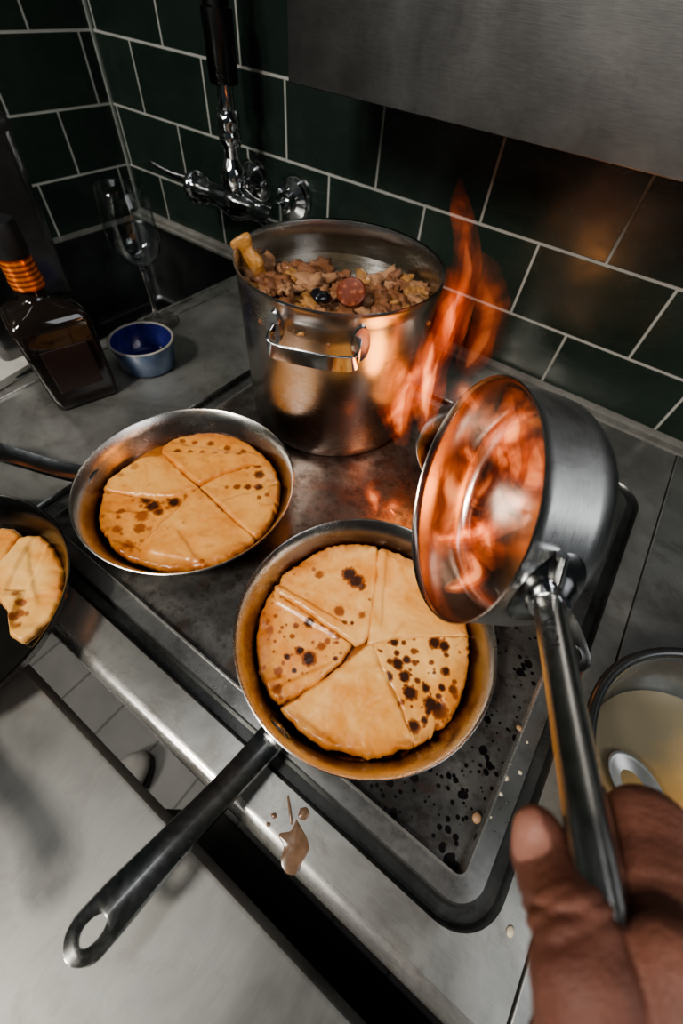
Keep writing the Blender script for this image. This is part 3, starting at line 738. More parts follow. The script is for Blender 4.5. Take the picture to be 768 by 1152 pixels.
# ------------------------------------------------------------------ crepes
def crepe(label, pts, z, mat, spots=(), thick=.0062, seed=1, layers=2, rim=.0048, group=None, wave=.0012, rough=.0022, cat='crepe', folds=(), grow=1.045):
    """a folded crepe: pts is its outline in the plan (x, y)"""
    P = np.array(pts, float); n = len(P)
    # dense outline with softly rounded corners
    Q = np.vstack([P, P[:1]]); seg = np.linalg.norm(np.diff(Q, axis=0), axis=1); cum = np.concatenate([[0], np.cumsum(seg)])
    cen0 = P.mean(0); Q = cen0 + (Q - cen0) * grow
    pcn = min((np.array(c_) for c_ in (P1, P2, P3, P4)), key=lambda c_: np.linalg.norm(c_ - cen0))
    if np.linalg.norm(cen0 - pcn) < .12:
        clampc = pcn
    else: clampc = None
    NA = 220; s = np.linspace(0, cum[-1], NA, endpoint=False)
    O = np.array([[np.interp(u, cum, Q[:, 0]), np.interp(u, cum, Q[:, 1])] for u in s])
    for _ in range(5): O = (np.roll(O, 1, 0) + 2 * O + np.roll(O, -1, 0)) / 4
    cen = O.mean(0)
    nz = lambda x, y, f, o=0: mnoise.noise(Vector((x * f + seed * 7.3, y * f + o, seed * 1.7)))
    # ragged wobble of the outline
    Ow = np.array([o + (o - cen) / (np.linalg.norm(o - cen) + 1e-9) * (rough * nz(o[0], o[1], 70) + rough * .5 * nz(o[0], o[1], 190)) for o in O])
    if clampc is not None:
        dq = Ow - clampc; rq = np.linalg.norm(dq, axis=1); an = np.arctan2(dq[:, 1], dq[:, 0])
        lim = np.array([.1076 - .0050 * abs(mnoise.noise(Vector((a * 2.2, seed * 3.1, 0)))) - .0040 * abs(mnoise.noise(Vector((a * 9, seed * 1.3, 4)))) - .0016 * abs(mnoise.noise(Vector((a * 30, seed, 9)))) for a in an])
        Ow = clampc + dq * np.minimum(1, lim / np.maximum(rq, 1e-6))[:, None]
        arc_w = np.clip((rq - (lim - .004)) / .004, 0, 1)
    else: arc_w = np.ones(NA)
    V, Fc, toast, edge = [], [], [], []
    def sheet(scale, z0, th, off, skirt):
        b = len(V)
        K = np.concatenate([np.linspace(0, .86, 44), 1 - .14 * (1 - np.linspace(0, 1, 14)[1:]) ** 1.6])
        R_ = len(K)
        for j, k in enumerate(K):
            for i in range(NA):
                q = cen + off + (Ow[i] - cen) * scale * k
                dist = (1 - k) * np.linalg.norm(Ow[i] - cen)
                u = min(dist / rim, 1.0)
                pr = math.sqrt(max(1 - (1 - u) ** 2, 0)) * .85 + .15 * u
                x, y = q
                zz = z0 + th * pr + wave * (nz(x, y, 38) + .6 * nz(x, y, 85, 5) + .25 * nz(x, y, 190, 3)) * (0.35 + .65 * pr)
                for (fx0, fy0), (fx1, fy1), fa, fw in folds:
                    ux, uy = fx1 - fx0, fy1 - fy0; ll = math.hypot(ux, uy); tt = ((x - fx0) * ux + (y - fy0) * uy) / ll / ll
                    if -.1 < tt < 1.1:
                        dd_ = ((x - fx0) * uy - (y - fy0) * ux) / ll + .0012 * nz(x, y, 60, 8)
                        zz += fa * (1 / (1 + math.exp(-max(min(dd_ / fw, 30), -30))) - .5) * min(1, max(0, (tt + .1) * 5)) * min(1, max(0, (1.1 - tt) * 5)) * pr
                V.append((x, y, zz))
                tv = 0.0
                for sx, sy, sr, sv in spots:
                    d = math.hypot(x - sx, y - sy) / sr * (1 + .28 * nz(x, y, 420, sr * 900))
                    if d < 1.7: tv = max(tv, sv * min(max((1.7 - d) / .9, 0), 1))
                toast.append(tv); edge.append(max(0, 1 - dist / (.005 + .013 * arc_w[i])) * (.55 + .45 * arc_w[i]))
                if arc_w[i] > 0 and dist < .014:
                    V[-1] = (x, y, zz + arc_w[i] * (1 - dist / .014) * .0034 * mnoise.noise(Vector((i * .11, seed * 5.1, dist * 40))) * pr)
        for j in range(R_ - 1):
            for i in range(NA):
                l = (i + 1) % NA
                Fc.append((b + j * NA + i, b + j * NA + l, b + (j + 1) * NA + l, b + (j + 1) * NA + i))
        # skirt down to the base
        e = b + (R_ - 1) * NA; b2 = len(V)
        for i in range(NA):
            q = cen + off + (Ow[i] - cen) * scale * .985
            V.append((q[0], q[1], z0 - skirt)); toast.append(.15); edge.append(1.0)
        for i in range(NA):
            l = (i + 1) % NA
            Fc.append((e + i, e + l, b2 + l, b2 + i))
    sheet(1.0, z + .0026 * layers, thick, np.zeros(2), .0012)
    for L_ in range(layers):
        a = seed * 2.1 + L_ * 1.9
        sheet(.988 - .012 * L_, z + .0026 * (layers - 1 - L_), .0030, np.array([math.cos(a), math.sin(a)]) * .0008, .0012)
    me = bpy.data.meshes.new('folded_crepe'); me.from_pydata(V, [], Fc); me.materials.append(mat)
    for p in me.polygons: p.use_smooth = True
    for k, vals in (('toast', toast), ('edge', edge)):
        a_ = me.attributes.new(k, 'FLOAT', 'POINT'); a_.data.foreach_set('value', np.array(vals, np.float32))
    o = link(bpy.data.objects.new('folded_crepe', me)); return tag(o, label, cat, group)
def tr(pts, off, s, z): return [tuple(at(off[0] + x / s, off[1] + y / s, z)[:2]) for x, y in pts]
def ts(spots, off, s, z):
    out = []
    for x, y, r, v in spots:
        p = at(off[0] + x / s, off[1] + y / s, z); q = at(off[0] + (x + r) / s, off[1] + y / s, z)
        out.append((p[0], p[1], float(np.linalg.norm(q - p)) * 1.0, v))
    return out
A2 = ((240, 560), 2.259, .016); A1 = ((0, 440), 2.194, .016)
CZ = GZ + .0108
g2 = 'folded crepes in the nearest middle pan'; g1 = 'folded crepes in the pan before the stockpot'; g3_ = 'crepes in the left-edge pan'
t2r = lambda p: tr(p, *A2); t1r = lambda p: tr(p, *A1)
sp2 = lambda p: ts(p, *A2)
f2 = lambda l: [(tuple(at(240 + a / 2.259, 560 + b / 2.259, .016)[:2]), tuple(at(240 + c / 2.259, 560 + d / 2.259, .016)[:2]), am, w) for a, b, c, d, am, w in l]
f1 = lambda l: [(tuple(at(a / 2.194, 440 + b / 2.194, .016)[:2]), tuple(at(c / 2.194, 440 + d / 2.194, .016)[:2]), am, w) for a, b, c, d, am, w in l]
def scatter(n, poly, r0, r1, v0, v1, seed):
    r_ = random.Random(seed); xs = [p[0] for p in poly]; ys = [p[1] for p in poly]; out = []
    while len(out) < n:
        x, y = r_.uniform(min(xs), max(xs)), r_.uniform(min(ys), max(ys)); ins = False
        for i in range(len(poly)):
            (xa, ya), (xb, yb) = poly[i], poly[i - 1]
            if (ya > y) != (yb > y) and x < (xb - xa) * (y - ya) / (yb - ya) + xa: ins = not ins
        if ins: out.append((x, y, r_.uniform(r0, r1), r_.uniform(v0, v1)))
    return out
W4 = [(392, 350), (400, 300), (410, 240), (418, 180), (412, 128), (380, 112), (300, 108), (240, 125), (190, 155), (125, 210), (160, 238), (250, 296), (330, 352), (360, 372)]
W3 = [(396, 372), (398, 320), (405, 260), (415, 200), (418, 140), (440, 122), (500, 140), (560, 180), (610, 232), (655, 290), (688, 345), (600, 356), (470, 356)]
W5 = [(348, 372), (250, 305), (160, 240), (118, 232), (96, 275), (92, 340), (98, 420), (112, 490), (128, 522), (160, 522), (240, 484), (320, 420)]
W2 = [(402, 376), (440, 360), (520, 352), (620, 354), (685, 350), (690, 378), (668, 440), (645, 510), (625, 580), (600, 606), (550, 622), (520, 632), (500, 615), (478, 545), (440, 460)]
W1 = [(400, 374), (360, 400), (300, 448), (230, 500), (172, 538), (200, 572), (240, 600), (272, 642), (330, 664), (420, 668), (480, 652), (512, 630), (496, 590), (470, 520), (440, 450)]
s4 = sp2([(345, 195, 14, 1.0), (362, 212, 15, .95), (375, 226, 9, .8), (270, 195, 10, .45), (255, 182, 5, .4), (320, 288, 11, .6), (333, 318, 5, .8), (352, 320, 4, .9), (376, 300, 8, .45), (205, 195, 4, .4), (395, 262, 4, .4)])
s5 = sp2([(243, 318, 10, .95), (220, 388, 8, 1), (243, 410, 14, .9), (187, 405, 6, .95), (163, 488, 11, .7), (205, 440, 5, 1), (210, 325, 6, .7), (275, 378, 9, .5), (290, 365, 7, .5), (200, 352, 6, .5), (310, 410, 5, .8), (128, 430, 5, .6), (165, 440, 9, .5), (142, 335, 9, .4), (300, 345, 8, .45), (315, 355, 7, .55)] + scatter(40, W5, 2, 5, .35, .6, 3))
s2 = sp2([(458, 368, 8, 1), (468, 422, 11, 1.1), (490, 412, 8, 1), (443, 456, 9, 1), (485, 455, 11, 1.1), (498, 497, 13, 1.1), (560, 370, 12, 1), (584, 380, 10, 1.1), (552, 526, 14, 1.1), (574, 542, 15, 1.1), (540, 484, 8, 1), (578, 484, 7, 1), (608, 490, 9, 1), (588, 442, 9, .9), (590, 402, 5, .8), (508, 390, 7, .7), (510, 420, 6, .7), (535, 566, 7, .9), (508, 582, 13, .9), (465, 395, 6, .8), (552, 420, 5, .7), (518, 465, 6, .7), (570, 505, 6, .9), (610, 470, 5, .8), (478, 520, 6, .6), (612, 506, 6, .8), (545, 545, 6, .9), (447, 418, 6, .8), (483, 368, 5, .8), (568, 580, 5, .7)] + scatter(45, W2, 2, 4, .4, .8, 5))
s1 = sp2([(520, 630, 10, .4), (290, 648, 10, .35), (470, 525, 5, .5)])
crepe('pale folded crepe with one large brown spot, far left wedge of the nearest middle pan', t2r(W4), CZ, M['crepe'], s4, seed=4, group=g2, folds=f2([(150, 215, 350, 330, .0030, .0007), (385, 130, 380, 320, -.0018, .0008)]))
crepe('plain pale folded crepe wedge under the saucepan lip in the nearest middle pan', t2r(W3), CZ - .0002, M['crepe'], (), seed=3, group=g2, folds=f2([(440, 125, 425, 330, .0028, .0008), (470, 250, 640, 330, .0016, .0014)]))
crepe('left crepe wedge with scattered brown flecks in the nearest middle pan', t2r(W5), CZ - .0004, M['crepe_t'], s5, seed=5, group=g2, folds=f2([(130, 500, 300, 420, .0028, .0007), (110, 470, 180, 455, .0022, .0007), (150, 260, 320, 362, -.0020, .0008)]))
crepe('right crepe wedge peppered with black burnt dots in the nearest middle pan', t2r(W2), CZ, M['crepe'], s2, seed=2, group=g2, folds=f2([(520, 620, 610, 590, .0026, .0007), (650, 400, 615, 590, -.0018, .0009)]))
crepe('smooth pale crepe wedge at the handle side of the nearest middle pan', t2r(W1), CZ + .0006, M['crepe'], s1, seed=1, group=g2, folds=f2([(220, 560, 330, 645, .0026, .0008), (300, 640, 480, 640, -.0020, .0009), (405, 400, 500, 600, .0018, .0007)]))
# little curled edge of the dotted crepe
c0 = [at(240 + x / 2.259, 560 + y / 2.259, z) for x, y, z in ((520, 640, .013), (532, 620, .018), (556, 606, .020), (580, 606, .018), (588, 616, .014), (560, 624, .014), (540, 642, .012))]
V1 = [(492, 242), (530, 280), (580, 325), (626, 366), (600, 400), (540, 428), (470, 440), (400, 442), (352, 424), (338, 395), (380, 350), (440, 290)]
V2 = [(496, 238), (560, 205), (620, 184), (672, 182), (700, 205), (716, 235), (704, 285), (672, 330), (630, 362), (580, 318), (535, 275)]
V3 = [(492, 234), (455, 200), (410, 160), (400, 142), (432, 118), (500, 95), (560, 105), (610, 128), (655, 166), (690, 192), (620, 182), (560, 203)]
V4 = [(488, 240), (450, 204), (405, 158), (350, 166), (300, 195), (270, 220), (255, 245), (300, 254), (370, 262), (430, 262)]
V5 = [(482, 246), (430, 264), (370, 264), (300, 256), (255, 250), (245, 310), (252, 360), (285, 396), (330, 420), (352, 424), (340, 396), (385, 345), (440, 290)]
s1a = lambda p: ts(p, *A1)
crepe('back crepe wedge with dark folded edge in the pan before the stockpot', t1r(V3), CZ - .0006, M['crepe_g'], s1a([(440, 152, 7, .7), (470, 153, 6, .6), (500, 156, 6, .65), (530, 157, 6, .6), (560, 158, 6, .6), (590, 160, 6, .6), (450, 122, 7, .5), (480, 125, 6, .55), (520, 128, 7, .6), (560, 138, 7, .6), (600, 150, 7, .6)]), seed=13, group=g1, folds=f1([(430, 155, 600, 160, .004, .0007), (420, 128, 640, 160, .003, .0008)]))
crepe('plain golden crepe wedge at the handle side of the pan before the stockpot', t1r(V4), CZ, M['crepe_t'], s1a([(335, 190, 9, .3), (300, 210, 8, .3)]), seed=14, group=g1)
crepe('brown mottled crepe wedge at the front left of the pan before the stockpot', t1r(V5), CZ - .0004, M['crepe_g'], s1a([(362, 268, 12, .85), (378, 285, 14, .9), (392, 300, 9, .8), (430, 275, 12, .9), (420, 268, 8, .7), (352, 310, 14, .5), (345, 340, 12, .5), (300, 300, 9, .45), (290, 345, 10, .45), (320, 385, 12, .4), (300, 405, 8, .5)] + scatter(30, V5, 3, 7, .3, .5, 9)), seed=15, group=g1, folds=f1([(270, 300, 380, 300, .0022, .0008), (270, 370, 360, 400, .0024, .0007)]))
crepe('right crepe wedge with rows of small brown dots in the pan before the stockpot', t1r(V2), CZ, M['crepe_t'], s1a([(585, 240, 7, .6), (612, 240, 7, .75), (638, 240, 8, .8), (640, 210, 10, .8), (636, 185, 9, .7), (610, 190, 6, .5), (560, 240, 5, .4), (660, 262, 5, .5), (640, 268, 5, .5)]), seed=12, group=g1, folds=f1([(530, 280, 700, 230, .0024, .0009)]))
crepe('smooth front crepe wedge in the pan before the stockpot', t1r(V1), CZ + .0006, M['crepe_t'], s1a([(455, 330, 4, .3), (500, 424, 6, .7), (520, 440, 8, .4)]), seed=11, group=g1, folds=f1([(440, 350, 490, 420, .0022, .0008), (360, 400, 500, 425, -.0018, .0008)]))
Z1 = [(42, 356), (100, 350), (148, 372), (156, 420), (146, 490), (118, 545), (84, 588), (48, 612), (18, 596), (20, 540), (-10, 510), (-60, 500), (-30, 440), (14, 400)]
Z2 = [(-90, 350), (-20, 332), (26, 334), (40, 350), (16, 400), (-20, 440), (-70, 470), (-110, 420)]
crepe('orange brown folded crepe at the far side of the left-edge pan', tr(Z2, (0, 440), 2.194, .02), .0062, M['crepe_g'], (), seed=22, group=g3_, layers=2)
crepe('pale limp crepe with a brown crease lying in the left-edge pan', tr(Z1, (0, 440), 2.194, .02), .0066, M['crepe'], ts([(40, 500, 8, .4), (52, 520, 8, .5), (30, 555, 9, .45), (45, 545, 9, .45), (36, 575, 9, .4), (60, 545, 6, .4)], (0, 440), 2.194, .02), seed=21, group=g3_, layers=2, folds=[(tuple(at(a/2.194,440+b/2.194,.02)[:2]),tuple(at(c/2.194,440+d/2.194,.02)[:2]),am,w) for a,b,c,d,am,w in [(10,490,60,490,.004,.0007),(50,500,20,580,.004,.0009),(60,380,90,520,.0025,.001)]])
q4 = [(P4[0] - .098, P4[1] - .02), (P4[0] - .06, P4[1] - .078), (P4[0], P4[1] - .095), (P4[0] + .0, P4[1]), (P4[0] - .03, P4[1] + .09), (P4[0] - .08, P4[1] + .055)]
crepe('yellow crepe in the hidden back right pan', q4, CZ - .0025, M['crepe_t'], (), seed=31)

FL_OUT, FL_IN, FL_FAINT = 62, 70, 24
# ------------------------------------------------------------------ saucepan held in the air, mouth to the left
SC = np.array([.9511741, -.50452366, .20398916]); SN = np.array([-.80625384, -.56002728, .19058908]); SN /= np.linalg.norm(SN)
SB = basis(SN); SD = .053
sa = thing('saucepan', 'tilted steel saucepan held over the pans with flames in its mouth', 'saucepan')
from mathutils import Matrix
sa.matrix_world = Matrix([list(SB[i]) + [(SC - SN * SD)[i]] for i in range(3)] + [[0, 0, 0, 1]])
mesh('pan_body', *lathe([(0, 0), (.062, 0), (.0685, .0012), (.0735, .005), (.0765, .011), (.0778, .020), (.0785, SD - .006), (.0795, SD - .002), (.0803, SD)], 160), M['saucepan'], sa, autos=60)
mesh('pan_inside', *lathe([(.0803, SD), (.0806, SD + .0010), (.0798, SD + .0016), (.0785, SD), (.0772, SD - .005), (.0766, .026), (.0752, .018), (.0720, .0110), (.0660, .0058), (.058, .0033), (.048, .0024), (.030, .0022), (.002, .0022), (0, .0022)], 160), M['sauce_in'], sa, autos=45)
SU = np.array([.5915, -.7545, .283]); SU -= SN * (SU @ SN); SU /= np.linalg.norm(SU)
ul = SB.T @ SU; phi = math.atan2(ul[1], ul[0])
def sl(r, da, z): return np.array([r * math.cos(phi + da), r * math.sin(phi + da), z])
# oval base plate wrapped on the wall
zj = SD - .024
vs, fs = [], []
NR, NA_ = 8, 40
for j in range(NR + 1):
    for i in range(NA_):
        k = j / NR; a = 2 * PI * i / NA_
        vs.append(sl(.0788 + .0012 * (1 - k ** 6), .027 * k * math.cos(a) / .079, zj + .0175 * k * math.sin(a)))
for j in range(NR):
    for i in range(NA_):
        l = (i + 1) % NA_
        fs.append((j * NA_ + i, j * NA_ + l, (j + 1) * NA_ + l, (j + 1) * NA_ + i))
mesh('handle_plate', vs, fs, M['handle'], sa)
AL = math.radians(20.5)
ax = lambda L: np.array([math.cos(phi) * (.0785 + L * math.cos(AL)), math.sin(phi) * (.0785 + L * math.cos(AL)), zj + L * math.sin(AL)])
LH = .143
ss = np.linspace(0, 1, 60)
hp_path = [ax(.004 + LH * s) for s in ss]
wide = np.interp(ss, [0, .03, .12, .45, .74, .9, 1.0], [.0080, .0088, .0096, .0104, .0102, .0070, .0025])
thin = np.interp(ss, [0, .03, .12, .45, .8, .97, 1.0], [.0072, .0074, .0068, .0066, .0068, .0055, .0020])
def oval_handle(path, ra, rb, up, seg=40, p=.68):
    P, T, A, B = frames(path, up); vs, fs = [], []
    for i in range(len(P)):
        for k in range(seg):
            a = 2 * PI * k / seg; c, s = math.cos(a), math.sin(a)
            vs.append(P[i] + A[i] * ra[i] * math.copysign(abs(c) ** p, c) + B[i] * rb[i] * math.copysign(abs(s) ** p, s))
    for i in range(len(P) - 1):
        for k in range(seg):
            l = (k + 1) % seg; fs.append((i * seg + k, i * seg + l, (i + 1) * seg + l, (i + 1) * seg + k))
    for i in (0, len(P) - 1):
        vs.append(P[i]); c = len(vs) - 1
        for k in range(seg): fs.append((c, i * seg + k, i * seg + (k + 1) % seg))
    return vs, fs
tang = np.array([-math.sin(phi), math.cos(phi), 0]); upl = math.cos(.75) * np.array([0, 0, 1.0]) + math.sin(.75) * tang * -1
hh = mesh('handle', *oval_handle(hp_path, wide, thin, upl), steel('saucepan_handle_steel', (.62, .62, .60), .24, scale=(4, 4, 4), grain=.35, stain=.5, stain_col=(.25, .22, .19), dark=.6, bscale=22), sa)
mesh('handle_boss', *tube([ax(-.002), ax(.001), ax(.004), ax(.009), ax(.0095)], [.0150, .0140, .0115, .0098, .0075], seg=32, up=upl), M['chrome'], sa, autos=50)
tb = ax(.003) + tang * 0
tdir = tang * (1 if (SB @ tang)[0] < 0 else -1)
mesh('handle_bracket', *tube([ax(.002) + tdir * .006, ax(.001) + tdir * .016 + np.array([0, 0, .004]), ax(-.001) + tdir * .027 + np.array([0, 0, .008])], [.0042, .0042, .0040], [.0028, .0028, .0028], seg=18, up=upl), M['chrome'], sa, autos=50)
# scribbled maker's scratches on the flat of the handle: three short letters-like strokes, worn
P_, T_, A_, B_ = frames(hp_path, upl)
ink = plain('dark_scratch', (.012, .010, .009), .6, bump=0)
best = None
camv = SB.T @ (CAM - (SC - SN * SD))
Rl = RM @ SB
cands = []
for nv, tv, rn, rt_ in ((B_[12], A_[12], thin, wide), (-B_[12], A_[12], thin, wide), (A_[12], B_[12], wide, thin), (-A_[12], B_[12], wide, thin)):
    if (camv - P_[12]) @ nv > 0.012: cands.append(((Rl @ nv)[0], nv, tv, rn))
cands.sort(key=lambda q: q[0])
FN, FT, FR = cands[0][1:]
def on_face(s, off, sgn=1):
    i = int(s * 59)
    return P_[i] + FT * off + FN * (FR[i] + .0001)
sgn = 1
strokes = [[(.16, -.003), (.185, .001)], [(.17, .002), (.20, .0)], [(.20, -.003), (.20, .003)], [(.215, .001), (.235, -.002)], [(.23, .003), (.255, .001)], [(.24, -.003), (.262, -.002), (.262, .002)], [(.275, -.001), (.29, .002)], [(.285, -.003), (.30, .003)]]
V_, F__ = [], []
for stq in strokes:
    pth = spline([on_face(s, o_ * 1.0, sgn) for s, o_ in stq], 8)
    v, f_ = tube(pth, .00042, .00015, seg=6, up=FN)
    b0 = len(V_); V_ += v; F__ += [tuple(i + b0 for i in q) for q in f_]
sm = mesh('scratched_marks', V_, F__, ink, hh); sm['kind'] = 'thing'

# ------------------------------------------------------------------ flames (emission volumes inside real tongue-shaped meshes)
def trio(nm, k, sc_, lo, zs):
    return (flame_mat(nm + '_edge', k * .42, hot=(1.0, .22, .055), cool=(1.0, .09, .02), scale=sc_, lo=lo, zs=zs),
            flame_mat(nm + '_body', k * .8, hot=(1.0, .27, .07), cool=(1.0, .11, .022), scale=sc_, lo=lo, zs=zs),
            flame_mat(nm + '_core', k * 1.8, hot=(1.0, .42, .16), cool=(1.0, .16, .035), scale=sc_, lo=lo - .06, zs=zs))
fm = trio('flame_orange', FL_OUT, 34, .44, .4)
fi = trio('flame_in_pan', FL_IN, 46, .44, .6)
ff = trio('flame_faint', FL_FAINT, 30, .46, .4)
def flame(label, pts, w, mat, group='flames', flat=.6, n=40, up=None, core=True):
    """pts: spline of 3-D points, w: half widths along it; a soft outer tongue with a hotter core inside"""
    P = spline(pts, n); s = np.linspace(0, 1, n); W = np.interp(s, np.linspace(0, 1, len(w)), w) * 1.3
    up = np.array(CAM) - P[n // 2] if up is None else up
    def shell(k, name, mt, parent):
        sel = P if k == 1 else P[2:int(n * (.62 + .3 * k))]; wl = (W if k == 1 else W[2:int(n * (.62 + .3 * k))] * k) + 0
        if k < 1: wl[-6:] *= np.linspace(.9, .05, 6); wl[:4] *= np.linspace(.3, 1, 4)
        v, f_ = tube(sel, wl, wl * flat, seg=20, up=up)
        jit = [np.array(q) + np.array([mnoise.noise(Vector((q[0] * 60, q[1] * 60, q[2] * 40))), mnoise.noise(Vector((q[0] * 60 + 9, q[1] * 60, q[2] * 40))), 0]) * .0025 for q in v]
        return mesh(name, jit, f_, mt, parent, subsurf=1)
    o = shell(1, 'flame', mat[0], None)
    if core:
        shell(.66, 'flame_body', mat[1], o); shell(.34, 'flame_core', mat[2], o)
    return tag(o, label, 'flame', group)
yy = lambda pts, y: [aty(a, b, y) for a, b in pts]
flame('tallest thin orange flame licking up the green tiles behind the saucepan', yy([(484, 420), (494, 392), (510, 352), (523, 312), (524, 272), (517, 235), (517, 200)], -.30), [.004, .012, .014, .011, .009, .007, .001], fm)
flame('broader orange flame beside the right side of the stockpot', yy([(478, 488), (480, 440), (486, 405), (500, 372), (511, 338), (510, 312), (505, 296)], -.31), [.006, .017, .015, .017, .013, .008, .001], fm)
flame('faint reddish flame veil right of the tallest flame', yy([(520, 420), (540, 385), (549, 350), (545, 310), (536, 280)], -.26), [.010, .018, .018, .013, .001], ff)
flame('red flame low against the right flank of the stockpot', yy([(452, 500), (446, 465), (453, 430), (462, 400), (470, 372)], -.385), [.004, .016, .017, .011, .001], fm)
flame('small orange flame on the hotplate left of the saucepan mouth', [at(424, 578, .002), at(421, 563, .010), at(416, 552, .016), at(420, 538, .024)], [.004, .010, .008, .001], fm)
flame('small curled flame on the hotplate just above the nearest pan', [at(440, 582, .002), at(437, 572, .008), at(448, 568, .012), at(462, 560, .016)], [.004, .010, .008, .001], fm)
tm = float(RM[2] @ (SC - CAM))
dd = lambda pts, k=0.0: [dep(a, b, tm + k) for a, b in pts]
FI = 'flames in the saucepan mouth'
def inpl(pts, depth):
    """points of the plane parallel to the mouth lying at depth (m) inside it"""
    out = []
    for a, b in pts:
        d = ray(a, b); o = SC - SN * depth
        out.append(CAM + ((o - CAM) @ SN) / (d @ SN) * d)
    return out
flame('bright twisting flame up the middle of the saucepan mouth', inpl([(560, 640), (545, 600), (552, 560), (566, 530), (560, 500), (548, 470), (552, 440)], .018), [.004, .009, .006, .008, .007, .006, .001], fi, FI)
flame('red flame along the right side of the saucepan mouth', inpl([(585, 600), (592, 560), (602, 525), (600, 490), (590, 462)], .020), [.003, .009, .009, .007, .001], fi, FI)
flame('thin flame curl at the upper left in the saucepan mouth', inpl([(520, 560), (528, 530), (524, 500), (535, 472), (560, 452)], .022), [.003, .006, .005, .006, .001], fi, FI)
flame('low flame at the bottom of the saucepan mouth', inpl([(500, 665), (525, 655), (537, 640), (528, 615), (536, 590)], .016), [.002, .006, .007, .005, .001], fi, FI)
flame('wide low orange flame across the middle of the saucepan mouth', inpl([(485, 612), (505, 602), (530, 600), (560, 590), (590, 588)], .022), [.002, .008, .010, .007, .001], fi, FI)
flame('flame spilling over the top lip of the saucepan', inpl([(545, 470), (530, 452), (520, 440), (505, 455), (490, 470)], -.004), [.003, .007, .007, .006, .001], ff, FI)

flame('broad dim red flame filling the dark left half of the saucepan mouth', inpl([(500, 640), (498, 600), (506, 560), (512, 520), (530, 480)], .012), [.006, .018, .022, .016, .003], ff, FI)
flame('tall flame close to the top of the saucepan mouth', inpl([(575, 560), (580, 520), (574, 485), (580, 455), (572, 436)], .010), [.003, .009, .010, .008, .001], fi, FI)
flame('thin bright flame thread slanting across the upper mouth of the saucepan', inpl([(520, 600), (530, 570), (546, 545), (556, 520), (545, 495)], .008), [.001, .004, .004, .004, .001], fi, FI)
# ------------------------------------------------------------------ glass bowl with batter at the right
BC = np.array([1.213, -.512]); BZ0 = .0022
gb = thing('glass_bowl', 'clear glass mixing bowl with creamy orange liquid at the right edge', 'bowl', (BC[0], BC[1], BZ0))
mb = glass('bowl_glass', (.93, .96, .95, 1), .03)
mesh('bowl_glass', *lathe([(0, 0), (.058, 0), (.066, .003), (.078, .016), (.0905, .042), (.0985, .072), (.1015, .0765), (.1035, .079), (.1030, .0815), (.1000, .082), (.0965, .078), (.0950, .072), (.087, .042), (.0745, .018), (.064, .0065), (0, .004)], 128), mb, gb, autos=60)
mesh('bowl_rim', *lathe([(.1040, .077), (.1062, .0795), (.1055, .083), (.102, .0845), (.0985, .0830), (.0975, .080), (.1, .0825), (.103, .0815), (.1040, .077)], 128), plain('dark_bowl_rim', (.03, .032, .032), .25), gb)
t = NT('creamy_orange_liquid'); b = t.bsdf(Roughness=.16)
v = t.coord('Object'); n1 = t.noise(v, 9, 4, .55, .8); n2 = t.noise(v, 70, 4)
g = t.n('ShaderNodeTexGradient', gradient_type='LINEAR'); t.l(t.coord('Object', scale=(10, 10, 10), rot=(0, 0, math.radians(35)), loc=(.55, 0, 0)), g.inputs[0])
k = t.math('ADD', g.outputs['Fac'], t.math('MULTIPLY_ADD', n1, .7, -.35))
c = t.ramp(k, [(.08, (.28, .24, .16)), (.36, (.58, .37, .15)), (.70, (.68, .34, .08))])
t.l(c, b.inputs['Base Color']); t.l(t.bump(n2, .2, .001), b.inputs['Normal'])
lq = mesh('batter', *lathe([(0, .0066), (.0635, .0068), (.0742, .0184), (.0825, .0340), (.0815, .0346), (0, .0344)], 96), t.m, None, autos=50)
lq.location = (BC[0], BC[1], BZ0); tag(lq, 'creamy orange liquid inside the glass bowl at the right', 'batter')
spn = at(716, 884, .040)
so_ = thing('spoon', 'steel spoon with its bowl lying in the creamy liquid of the glass bowl', 'spoon', tuple(spn), math.radians(-28))
v, f_ = [], []
for j in range(9):
    for i in range(32):
        k = j / 8; a = 2 * PI * i / 32
        v.append((.026 * k * math.cos(a), .018 * k * math.sin(a), -.006 * (1 - k * k)))
for j in range(8):
    for i in range(32):
        l = (i + 1) % 32; f_.append((j * 32 + i, j * 32 + l, j * 32 + 32 + l, j * 32 + 32 + i))
o = mesh('spoon_bowl', v, f_, plain('dull_spoon_metal', (.40, .40, .38), .38, .55), so_); m_ = o.modifiers.new('s', 'SOLIDIFY'); m_.thickness = .0014
mesh('spoon_handle', *tube(spline([(.024, 0, 0), (.045, 0, .010), (.09, .0, .040), (.15, 0, .078)], 16), np.linspace(.004, .006, 16), .0012, seg=12), M['chrome'], so_)

# ------------------------------------------------------------------ drips and spill
cream = plain('cream_drop', (.62, .55, .40), .35)
tan_ = plain('dried_batter', (.36, .22, .12), .5)
def drop(px, py, z, r, mat, label, name='batter_drop', group=None):
    p = at(px, py, z)
    vs, fs = lathe([(0, .55 * r), (.45 * r, .48 * r), (.8 * r, .28 * r), (r, 0), (0, 0)], 20)
    sd = px * .37
    vs = [(x * (1 + .15 * math.sin(sd)), y * (1 - .15 * math.sin(sd)), q) for x, y, q in vs]
    o = mesh(name, vs, fs, mat); o.location = p; return tag(o, label, 'drop', group)
gd = 'cream drops on the hotplate rim'
for px, py, r in ((569, 875, .0028), (585, 869, .0020), (563, 893, .0021), (576, 850, .0015), (593, 835, .0013), (552, 919, .0010)):
    drop(px, py, .0006, r, cream, 'small cream coloured batter drop on the right rim of the hotplate', group=gd)
drop(536, 920, .0006, .0042, tan_, 'tan dried batter blot on the right rim of the hotplate', 'dried_blot')
